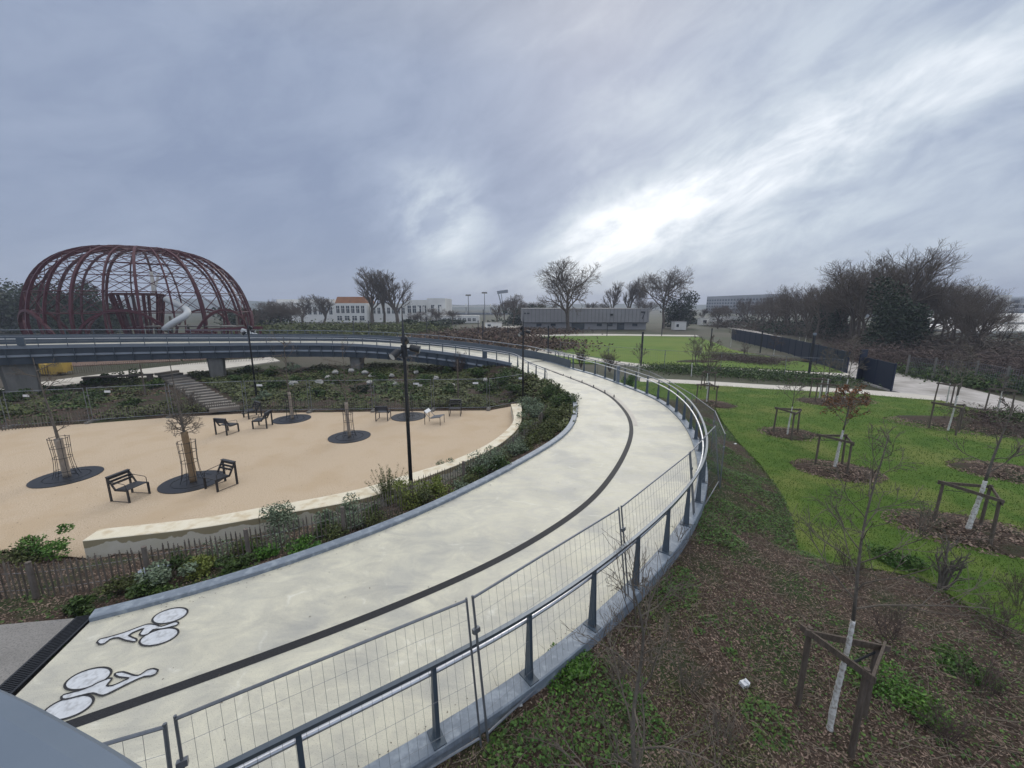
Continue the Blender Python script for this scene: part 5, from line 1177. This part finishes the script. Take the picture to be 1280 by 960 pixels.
# ------------------------------------------------------------------ hoarding, road fence
def hoarding(pts, hs_, label):
    t = thing('site_hoarding', label, 'hoarding', pts[0], 0, 'navy hoardings beside the gravel road')
    P = resample([Vector(p) for p in pts], step=2.4)
    for i, (a, b) in enumerate(zip(P, P[1:])):
        mb = MB(); mb.bar(a+Vector((0,0,hs_/2)), b+Vector((0,0,hs_/2))-(b-a).normalized()*.03, .06, hs_, up=(0,0,1)); part('board', mb, M['hoard'], t, True)
        mb = MB(); q = (b-a).normalized(); mb.bar(b-Vector((0,0,.1)), b+Vector((0,0,hs_+.04)), .1); part('post', mb, M['hoard'], t, True)
hoarding([G(914,424), G(985,441.5), G(1058,466)], 2.05, 'long navy board hoarding beside the far gravel road')
hoarding([G(1074,474), G(1114,487.5)], 2.05, 'short navy hoarding at the near end beyond a gap')
mb = MB(); b = G(1078,476); mb.box((0,0,1.35), (1.0,.08,2.7), .4); single('hoarding_return', mb, M['hoard'], 'taller navy board closing the gap in the hoarding', 'hoarding', origin=b+Vector((0,.3,0)))
# chainlink fence on the right
cp = [D(1132,36.5), D(1165,34.5), D(1216,32.5), D(1254,29.5), D(1310,27.5)]
t = thing('wire_fence', 'rusty wire mesh fence with concrete posts right of the gravel road', 'fence', cp[0])
for p in cp: mb = MB(); mb.bar(p, p+Vector((.02,0,2.0)), .11); part('post', mb, M['pier'], t, True)
mb = MB()
for a, b in zip(cp, cp[1:]):
    n_ = 16
    for i in range(n_): q = a.lerp(b, i/n_); mb.bar(q+Vector((0,0,.1)), q+Vector((0,0,1.8)), .012)
    for z in (.1,.5,.95,1.4,1.8): mb.bar(a+Vector((0,0,z)), b+Vector((0,0,z)), .014)
part('wire_mesh', mb, M['metal'], t, True)
# park mesh fence on the far lawn between the two paths
P = [G(700,447), G(760,455), G(830,462), G(900,466), G(980,472), G(1050,478)]; labs = ['near the bridge end','second from the bridge','behind the pole','in the middle of the lawn path','near the hoarding']
for i in range(5): panel(P[i], P[i+1], 'faint wire fence length beside the middle footpath, '+labs[i], 'wire fence lengths by the middle footpath')

# ------------------------------------------------------------------ buildings
def facade_windows(t, x0, x1, z0, z1, nx_, nz, y, m='window', wf=.6, hf=.6, frame=True):
    for i in range(nx_):
        for j in range(nz):
            cx = x0+(x1-x0)*(i+.5)/nx_; cz = z0+(z1-z0)*(j+.5)/nz; w = (x1-x0)/nx_*wf; h = (z1-z0)/nz*hf
            mb = MB(); mb.box((cx, y-.06, cz), (w, .1, h)); wn = part('window', mb, M[m], t)
            if frame: mb = MB(); mb.box((cx, y-.14, cz), (w*.08, .06, h)); mb.box((cx, y-.145, cz+h*.1), (w, .05, .12)); part('frame', mb, M['wallwhite'], wn)
# low grey hall with the 7
F = 112; xa = D(653,F,2).x; xb = D(811,F,2).x; z1 = HZ(386,F); z0_ = HZ(403,F)
t = thing('low_hall', 'long low grey clad hall with a dark 7 at its right end', 'building', ((xa+xb)/2, F, 0)); W = xb-xa
mb = MB(); mb.box((0,11,(z1+z0_)/2), (W,22,z1-z0_)); part('upper_wall', mb, M['wallgrey'], t)
mb = MB()
for i in range(34): mb.box((-W/2+W*(i+.5)/34, -.03, (z1+z0_)/2), (.06,.06,z1-z0_-.1))
part('panel_joints', mb, M['walldark'], t)
mb = MB(); mb.box((0,11.4,z0_/2-.02), (W-1,21.4,z0_)); part('lower_wall', mb, M['wallgrey'], t)
mb = MB(); mb.box((0,.6,z0_-.12), (W-.6,.2,.22)); part('soffit_band', mb, M['walldark'], t)
for cx, w in ((-2,3.6),(10,2.0)): mb = MB(); mb.box((cx,.62,1.0), (w,.14,2.0)); part('door', mb, M['window'], t)
for cx in (-13,-9,4,7,14): mb = MB(); mb.box((cx,.62,1.3), (1.4,.12,.7)); part('window', mb, M['window'], t)
mb = MB(); mb.bar((W/2-2.4,-.08,z1-.9), (W/2-1.2,-.08,z1-.9), .10, .36); mb.bar((W/2-1.28,-.10,z1-.75), (W/2-1.95,-.10,z1-2.8), .10, .38, up=(0,1,0)); part('number_seven', mb, M['black'], t)
mb = MB(); mb.box((-W/2+.7,-.07,z1-1.25), (.5,.06,.35)); mb.box((-W/2+1.6,-.07,z1-1.25), (.7,.06,.35)); part('small_sign_marks', mb, M['black'], t)
mb = MB(); mb.box((W/2-10.5,-.2,z1-1.6), (.7,.3,.5)); part('wall_unit', mb, M['black'], t)
mb = MB(); mb.box((0,11,z1+.06), (W+.1,22.1,.12)); part('roof_edge', mb, M['wallgrey'], t)
# white art deco building
F = 165
def xw(px): return D(px, F, 4).x
t = thing('white_building', 'long white art deco building with tall windows and an orange roofed centre', 'building', (xw(450), F, 0)); ox = xw(450)
def blk(p0, p1, top, dy=0, dep=18, name='wall', m='wallwhite'):
    mb = MB(); a, b = xw(p0)-ox, xw(p1)-ox; h = HZ(top, F); mb.box(((a+b)/2, dep/2+dy, h/2), (b-a, dep, h)); part(name, mb, M[m], t); return a, b, h
a, b, h = blk(335,420,378); facade_windows(t, a+1, b-1, 2.5, h-1.2, 12, 1, 0, wf=.55, hf=.7)
a, b, h = blk(340,412,374,4,12)
a, b, h = blk(420,460,379,-1.5); facade_windows(t, a+.5, b-.5, 3.5, h-.8, 6, 1, -1.5, wf=.6, hf=.85); facade_windows(t, a+.5, b-.5, .6, 2.8, 4, 1, -1.5, wf=.6, hf=.8)
mb = MB(); h2 = HZ(371, F); mb.add([(a+.3,-1,h),(b-.3,-1,h),(b-.3,10,h),(a+.3,10,h),(a+.9,.2,h2),(b-.9,.2,h2),(b-.9,9,h2),(a+.9,9,h2)], [(0,1,5,4),(1,2,6,5),(2,3,7,6),(3,0,4,7),(4,5,6,7)]); part('roof', mb, M['roofor'], t)
a, b, h = blk(462,508,380,1); facade_windows(t, a+.5, b-.5, 3, h-1, 7, 1, 1, wf=.55, hf=.7)
a, b, h = blk(508,536,375,-1); facade_windows(t, a+.5, b-.5, 3.2, h-1.6, 4, 1, -1, wf=.65, hf=.7); facade_windows(t, a+.5, b-.5, .5, 2.6, 4, 1, -1, wf=.65, hf=.7)
a, b, h = blk(536,558,373,-2.5); facade_windows(t, a+.8, b-.8, 3, h-2.2, 2, 1, -2.5, wf=.45, hf=.8)
a, b, h = blk(548,600,394,-7,6,'annexe'); facade_windows(t, a+.8, b-.8, .6, h-.8, 8, 1, -7, wf=.6, hf=.7)
for p in (524, 531, 538, 545, 552): mb = MB(); x = xw(p)-ox; mb.box((x, -2.7 if p > 536 else -1.2, h*1.1), (.7,.5,h*2.3)); part('pilaster', mb, M['wallwhite'], t)
# stadium roof line
b = D(598,330,0); t = thing('stadium', 'pale stadium stand with long flat roof far behind', 'stadium', b)
mb = MB(); mb.box((0,10,HZ(391,330)/2), (56,20,HZ(391,330))); part('stand', mb, M['blockgrey'], t)
mb = MB(); mb.box((0,8,HZ(383,330)), (62,26,1.2)); part('roof', mb, M['wallwhite'], t)
for x in (-29,-10,10,29): mb = MB(); mb.bar((x,0,0), (x,0,HZ(380,330)), .8); part('mast', mb, M['wallwhite'], t)
b = D(630,300,0); mb = MB(); mb.bar((0,0,0), (0,0,0), .1); mb = MB(); hh = HZ(364,300); mb.bar((0,0,0), (-4,0,hh-2), .7); mb.bar((-5,0,hh-1), (3,0,hh), 1.2, 2.2); mb.bar((0,0,0), (-2,0,hh-2), .5)
single('stadium_floodlight', mb, M['metal'], 'leaning white floodlight gantry at the stadium corner', 'floodlight', origin=b)
# distant apartment slab on the right
t = thing('apartment_slab', 'long pale apartment slab in the haze beyond the tree belt', 'building', D(882,420,0)); c0 = D(882,420,0); c1 = D(965,330,0)-c0; hh = 15.0
ang_ = math.atan2(c1.y, c1.x); Ls = c1.length
def rot(x, y): return (x*math.cos(ang_)-y*math.sin(ang_), x*math.sin(ang_)+y*math.cos(ang_))
mb = MB(); pts = [rot(0,0), rot(Ls,0), rot(Ls,12), rot(0,12)]; mb.prism(pts, 0, HZ(372,420)+1); part('wall', mb, M['blockgrey'], t)
for i in range(22):
    for j in range(4):
        x, y = rot(Ls*(i+.5)/22, -.15); mb = MB(); mb.box((x, y, 2.6+3.0*j+.8), (Ls/22*.55, .3, 1.6), ang_); part('window', mb, M['window'], t)
# terraced building on the right
F = 230; b0 = D(1200,F,0)
t = thing('terraced_block', 'stepped grey apartment building with balconies and a white top block on the right', 'building', b0)
def tb(p0, p1, top, dy, m='blockgrey', nm='wall', base=0):
    a, b = D(p0,F,8).x-b0.x, D(p1,F,8).x-b0.x; h = HZ(top, F); mb = MB(); mb.box(((a+b)/2, dy+10, (h+base)/2), (b-a, 20, h-base)); part(nm, mb, M[m], t); return a, b, h
tb(1110,1290,392,-6); tb(1125,1262,380,-2); a_, b_, h_ = tb(1150,1250,369,2); tb(1262,1330,373,0)
a, b, h = tb(1206,1238,357,5,'wallwhite','top_block'); tb(1236,1252,361,6,'wallwhite','top_block'); tb(1226,1252,369,-4,'wallwhite','gable')
for j, (p0, p1, yy, dy) in enumerate(((1112,1288,398,-6),(1112,1288,394,-6),(1127,1260,388,-2),(1127,1260,383,-2),(1152,1248,376,2),(1264,1328,380,0),(1264,1328,386,0))):
    a, b = D(p0,F,8).x-b0.x, D(p1,F,8).x-b0.x; z = HZ(yy, F); mb = MB(); mb.box(((a+b)/2, dy-.8, z), (b-a, 1.4, .5)); bl = part('balcony', mb, M['wallwhite'], t)
    n_ = int((b-a)/5)
    for i in range(n_): mb = MB(); mb.box((a+(b-a)*(i+.5)/n_, dy-.1, z+1.3), (3.0,.2,1.5)); part('window', mb, M['window'], t)
for i, (p0, p1, F_, tp_, lb_) in enumerate(((1185,1330,88,411,'long low pale roofed shed nearer the viewer, behind the brambles'),(1180,1340,120,402,'long low pale roofed shed farther back below the apartments'),(1190,1330,70,424,'lowest pale flat roof behind the brambles'))):
    a, b = D(p0,F_,2), D(p1,F_,2); h = HZ(tp_, F_); t = thing('long_shed', lb_, 'shed', a); mb = MB(); w = (b-a).x; mb.box((w/2,3,h/2-.4), (w,6,h-.8)); part('wall', mb, M['walldark'], t)
    mb = MB(); mb.box((w/2,3,h-.25), (w+1,7.5,.3), 0, .12); part('roof', mb, M['wallwhite'], t)
# small white boxes, cars and site huts on the far side of the lawn
for i, (px, F_, w, h, m, nm, lb_, cat) in enumerate(((848,112,3.2,2.2,'wallwhite','site_cabin','small white cabin right of the tall plane tree','cabin'),(905,135,9,3,'wallwhite','site_cabin','wide white cabin at the far end of the road','cabin'),(925,140,7,2.6,'wallwhite','site_cabin','pale cabin beside the far road hoarding','cabin'),(884,140,6,2.4,'wallwhite','site_cabin','white cabin in front of the far rounded tree','cabin'),(617,120,5,1.6,'wallwhite','site_cabin','low white container left of the grey hall','cabin'))):
    b = D(px, F_, 0); t = thing(nm, lb_, cat, b); mb = MB(); mb.box((0,0,h/2), (w,2.4,h)); part('body', mb, M[m], t); mb = MB(); mb.box((0,0,h+.06), (w+.2,2.6,.12)); part('roof', mb, M['wallgrey'], t); mb = MB(); mb.box((-w*.25,-1.22,h*.55), (w*.2,.08,h*.35)); part('window', mb, M['window'], t)
# hills
def ridge(px0, px1, F, tops, name):
    n_ = 60; mb = MB(); T = tops; V = []
    for i in range(n_+1):
        f = i/n_; px = px0+(px1-px0)*f; x = f*(len(T)-1); j = min(int(x), len(T)-2); py = T[j]+(T[j+1]-T[j])*(x-j)+.6*math.sin(i*1.7)
        b = D(px, F, 0); h = max(1, HZ(py, F)); V += [(b.x, b.y-60, -1), (b.x, b.y, h), (b.x, b.y+160, h*.8), (b.x, b.y+300, -1)]
    F_ = [(i*4+k, i*4+k+1, (i+1)*4+k+1, (i+1)*4+k) for i in range(n_) for k in range(3)]; mb.add(V, F_); struct(name, mb, M['leafhill'], True)
M['leafhill'] = mat('wooded_hill', (.035,.05,.03), (.05,.065,.035), .05)
ridge(-300, 700, 900, [366,372,374,372,371,374,378,379,381,383], 'hill')
ridge(560, 1500, 1000, [383,381,380,381,380,376,372,370,372,372], 'hill')

# ------------------------------------------------------------------ lookout parapet near the camera
t = thing('lookout_parapet', 'blurred smooth grey metal parapet cap at the lower left corner', 'parapet', (-1.2,.5,4.3))
cp = catmull([(-2.6,.86,5.72),(-1.5,.735,5.72)]+[tuple(G(x, y, 5.72)) for x, y in ((0,864),(40,884),(72,903),(125,931),(169,960))]+[(-.40,.405,5.72),(-.22,.27,5.72),(-.14,.0,5.72),(-.12,-.5,5.72),(-.1,-1.2,5.72)], .08)
mb = MB(); mb.sweep(smooth(cp, 4), [(.0,-.07),(.012,-.02),(.0,.0),(-.03,.012),(-.40,.03),(-.42,.0),(-.42,-.07)]); part('cap', mb, M['cap'], t, True, smooth=False)
mb = MB(); mb.sweep(smooth(cp, 4), [(-.18,-1.3),(-.18,-.07),(-.24,-.07),(-.24,-1.3)]); part('panel', mb, M['bluegrey'], t, True)
mb = MB(); mb.prism([(-2.6,.4),(-1.4,.3),(-.8,.0),(-.6,-.6),(-.5,-1.4),(-2.6,-1.4)], 4.3, 4.45); part('deck', mb, M['pier'], t, True)
mb = MB(); mb.prism([(-2.3,-.9),(-1.4,-.9),(-1.4,-1.3),(-2.3,-1.3)], -.2, 4.3); part('support', mb, M['pier'], t, True)
# litter
mb = MB(); mb.box((0,0,.03), (.12,.09,.06), .4, .1, .2); mb.box((.04,.01,.05), (.06,.08,.05), .9, .5, .2); single('litter', mb, M['litter'], 'crumpled white plastic tub on the bark left of the stakes', 'litter', origin=GT(930,857))
mb = MB(); mb.box((0,0,.012), (.16,.07,.02), .5, .1); single('litter', mb, M['litter'], 'white scrap on the bark slope near the lawn', 'litter', origin=GT(919,555))
mb = MB(); mb.box((0,0,.012), (.10,.07,.03), .2, .4); single('litter', mb, M['litter'], 'pale scrap outside the kerb near the fence foot', 'litter', origin=GT(648,881))

# ------------------------------------------------------------------ camera
cam = bpy.data.cameras.new('camera'); co = bpy.data.objects.new('camera', cam); col.objects.link(co)
co.location = (0, 0, CH); co.rotation_euler = (math.pi/2-TH, 0, 0); cam.sensor_width = 36; cam.lens = FPX/1280*36; cam.clip_start = .05; cam.clip_end = 6000
scn.camera = co
# ------------------------------------------------------------------ light
SUN_EL, SUN_AZ = R(32), R(12)     # azimuth measured from +Y towards +X
sun = bpy.data.lights.new('sun', 'SUN'); sun.energy = 1.0; sun.angle = R(35); sun.color = (1, .95, .87)
so_ = bpy.data.objects.new('sun', sun); col.objects.link(so_)
d = Vector((math.sin(SUN_AZ)*math.cos(SUN_EL), math.cos(SUN_AZ)*math.cos(SUN_EL), math.sin(SUN_EL)))
so_.rotation_euler = d.to_track_quat('Z', 'Y').to_euler()
w = bpy.data.worlds.new('World'); scn.world = w; w.use_nodes = True; nt = w.node_tree; N = nt.nodes; L = nt.links
bg = N['Background']; bg.inputs[1].default_value = .1
sky = N.new('ShaderNodeTexSky'); sky.sky_type = 'NISHITA'; sky.sun_disc = False; sky.sun_elevation = SUN_EL; sky.sun_rotation = SUN_AZ
tc = N.new('ShaderNodeTexCoord'); sx = N.new('ShaderNodeSeparateXYZ'); L.new(tc.outputs['Generated'], sx.inputs[0])
def mth(op, a, b=None, c=None):
    m = N.new('ShaderNodeMath'); m.operation = op
    for i, v in enumerate((a, b, c)):
        if v is None: continue
        if isinstance(v, (int, float)): m.inputs[i].default_value = v
        else: L.new(v, m.inputs[i])
    return m.outputs[0]
def cloud(ang, scl, nscale, det, dist, rough=.6):
    m1 = N.new('ShaderNodeMapping'); m1.inputs['Rotation'].default_value = (0, ang, 0); L.new(tc.outputs['Generated'], m1.inputs[0])
    mp = N.new('ShaderNodeMapping'); mp.inputs['Scale'].default_value = scl; mp.inputs['Location'].default_value = (3.1, 1.7, .4); L.new(m1.outputs[0], mp.inputs[0])
    n = N.new('ShaderNodeTexNoise'); n.inputs['Scale'].default_value = nscale; n.inputs['Detail'].default_value = det; n.inputs['Distortion'].default_value = dist; n.inputs['Roughness'].default_value = rough; L.new(mp.outputs[0], n.inputs[0]); return n.outputs[0]
c1 = cloud(R(20), (.8,.9,2.2), 1.9, 6, .25, .55); c2 = cloud(R(26), (1,1,2.3), 5.5, 9, .35, .62); c3 = cloud(R(10), (.8,.8,1.4), 1.0, 3, .1)
# long break in the cloud rising to the right, with openings low ahead
bq = mth('SUBTRACT', mth('SUBTRACT', sx.outputs[2], mth('MULTIPLY', sx.outputs[0], .42)), .075)
band = mth('POWER', 2.718, mth('MULTIPLY', mth('ADD', mth('POWER', mth('DIVIDE', mth('MINIMUM', bq, 0.0), .15), 2), mth('POWER', mth('DIVIDE', mth('MAXIMUM', bq, 0.0), .055), 2)), -1))
bx = mth('POWER', 2.718, mth('MULTIPLY', mth('POWER', mth('DIVIDE', mth('SUBTRACT', sx.outputs[0], .36), .36), 2), -1))
fy = N.new('ShaderNodeMapRange'); fy.inputs[1].default_value = 0.2; fy.inputs[2].default_value = .6; L.new(sx.outputs[1], fy.inputs[0]); band = mth('MULTIPLY', mth('MULTIPLY', band, bx), fy.outputs[0])
def glow(px, py, k, amp):
    dx = px-640; up = 480-py; v = Vector((dx, FPX*CT+up*ST, up*CT-FPX*ST)).normalized()
    vm = N.new('ShaderNodeVectorMath'); vm.operation = 'DOT_PRODUCT'; vm.inputs[1].default_value = v; L.new(tc.outputs['Generated'], vm.inputs[0])
    return mth('MULTIPLY', mth('POWER', 2.718, mth('MULTIPLY', mth('SUBTRACT', 1, vm.outputs['Value']), -k)), amp)
gl = mth('ADD', mth('ADD', glow(1100,260,9,.22), glow(548,277,170,.68)), mth('ADD', glow(860,262,60,.12), glow(735,292,160,.30)))
n1 = N.new('ShaderNodeMapRange'); n1.inputs[1].default_value = .34; n1.inputs[2].default_value = .68; L.new(c1, n1.inputs[0])
n2 = N.new('ShaderNodeMapRange'); n2.inputs[1].default_value = .36; n2.inputs[2].default_value = .66; L.new(c2, n2.inputs[0])
tex = mth('ADD', mth('MULTIPLY', n1.outputs[0], .48), mth('MULTIPLY', n2.outputs[0], .55))
opn_ = mth('ADD', mth('MULTIPLY', band, .62), gl)
val = mth('ADD', mth('ADD', mth('MULTIPLY_ADD', tex, .20, .0), mth('MULTIPLY', mth('SUBTRACT', c3, .5), .4)), mth('MULTIPLY', opn_, mth('ADD', mth('MULTIPLY', tex, .95), .32)))
cr = N.new('ShaderNodeValToRGB'); E = cr.color_ramp.elements; E[0].position = 0; E[0].color = (.22,.262,.365,1); E[1].position = 1; E[1].color = (1,1.02,1.04,1)
e = cr.color_ramp.elements.new(.18); e.color = (.31,.358,.46,1); e = cr.color_ramp.elements.new(.45); e.color = (.50,.555,.62,1)
L.new(val, cr.inputs[0])
# clouds made brighter overhead and behind, out of view, to light the ground
zb = N.new('ShaderNodeMapRange'); zb.inputs[1].default_value = .72; zb.inputs[2].default_value = .95; zb.inputs[3].default_value = 11; zb.inputs[4].default_value = 32; L.new(sx.outputs[2], zb.inputs[0])
yb = N.new('ShaderNodeMapRange'); yb.inputs[1].default_value = .15; yb.inputs[2].default_value = -.5; yb.inputs[3].default_value = 1; yb.inputs[4].default_value = 1.7; L.new(sx.outputs[1], yb.inputs[0])
amp = mth('MULTIPLY', zb.outputs[0], yb.outputs[0])
vs = N.new('ShaderNodeVectorMath'); vs.operation = 'SCALE'; L.new(cr.outputs[0], vs.inputs[0]); L.new(amp, vs.inputs['Scale'])
hs2 = N.new('ShaderNodeHueSaturation'); zs = N.new('ShaderNodeMapRange'); zs.inputs[1].default_value = .45; zs.inputs[2].default_value = .85; zs.inputs[3].default_value = 1.08; zs.inputs[4].default_value = .15
L.new(sx.outputs[2], zs.inputs[0]); L.new(zs.outputs[0], hs2.inputs['Saturation']); L.new(vs.outputs[0], hs2.inputs['Color'])
mx = N.new('ShaderNodeMixRGB'); mx.inputs[0].default_value = .93; L.new(sky.outputs[0], mx.inputs[1]); L.new(hs2.outputs[0], mx.inputs[2])
L.new(mx.outputs[0], bg.inputs[0])
# ------------------------------------------------------------------ haze
mh = bpy.data.materials.new('haze_air'); mh.use_nodes = True; N = mh.node_tree.nodes; N.remove(N['Principled BSDF'])
pv = N.new('ShaderNodeVolumePrincipled'); pv.inputs['Color'].default_value = (.80,.87,1,1); pv.inputs['Density'].default_value = .0007
mh.node_tree.links.new(pv.outputs[0], N['Material Output'].inputs['Volume'])
mb = MB(); mb.box((0,770,22), (3400,1680,48)); o = link('haze', mesh('haze', mb, mh)); o['kind'] = 'stuff'

scn.render.engine = 'CYCLES'
scn.view_settings.view_transform = 'Standard'; scn.view_settings.look = 'None'; scn.view_settings.exposure = 0.2; scn.view_settings.gamma = 1
scn.cycles.volume_step_rate = 4; scn.cycles.max_bounces = 6; scn.cycles.volume_bounces = 0
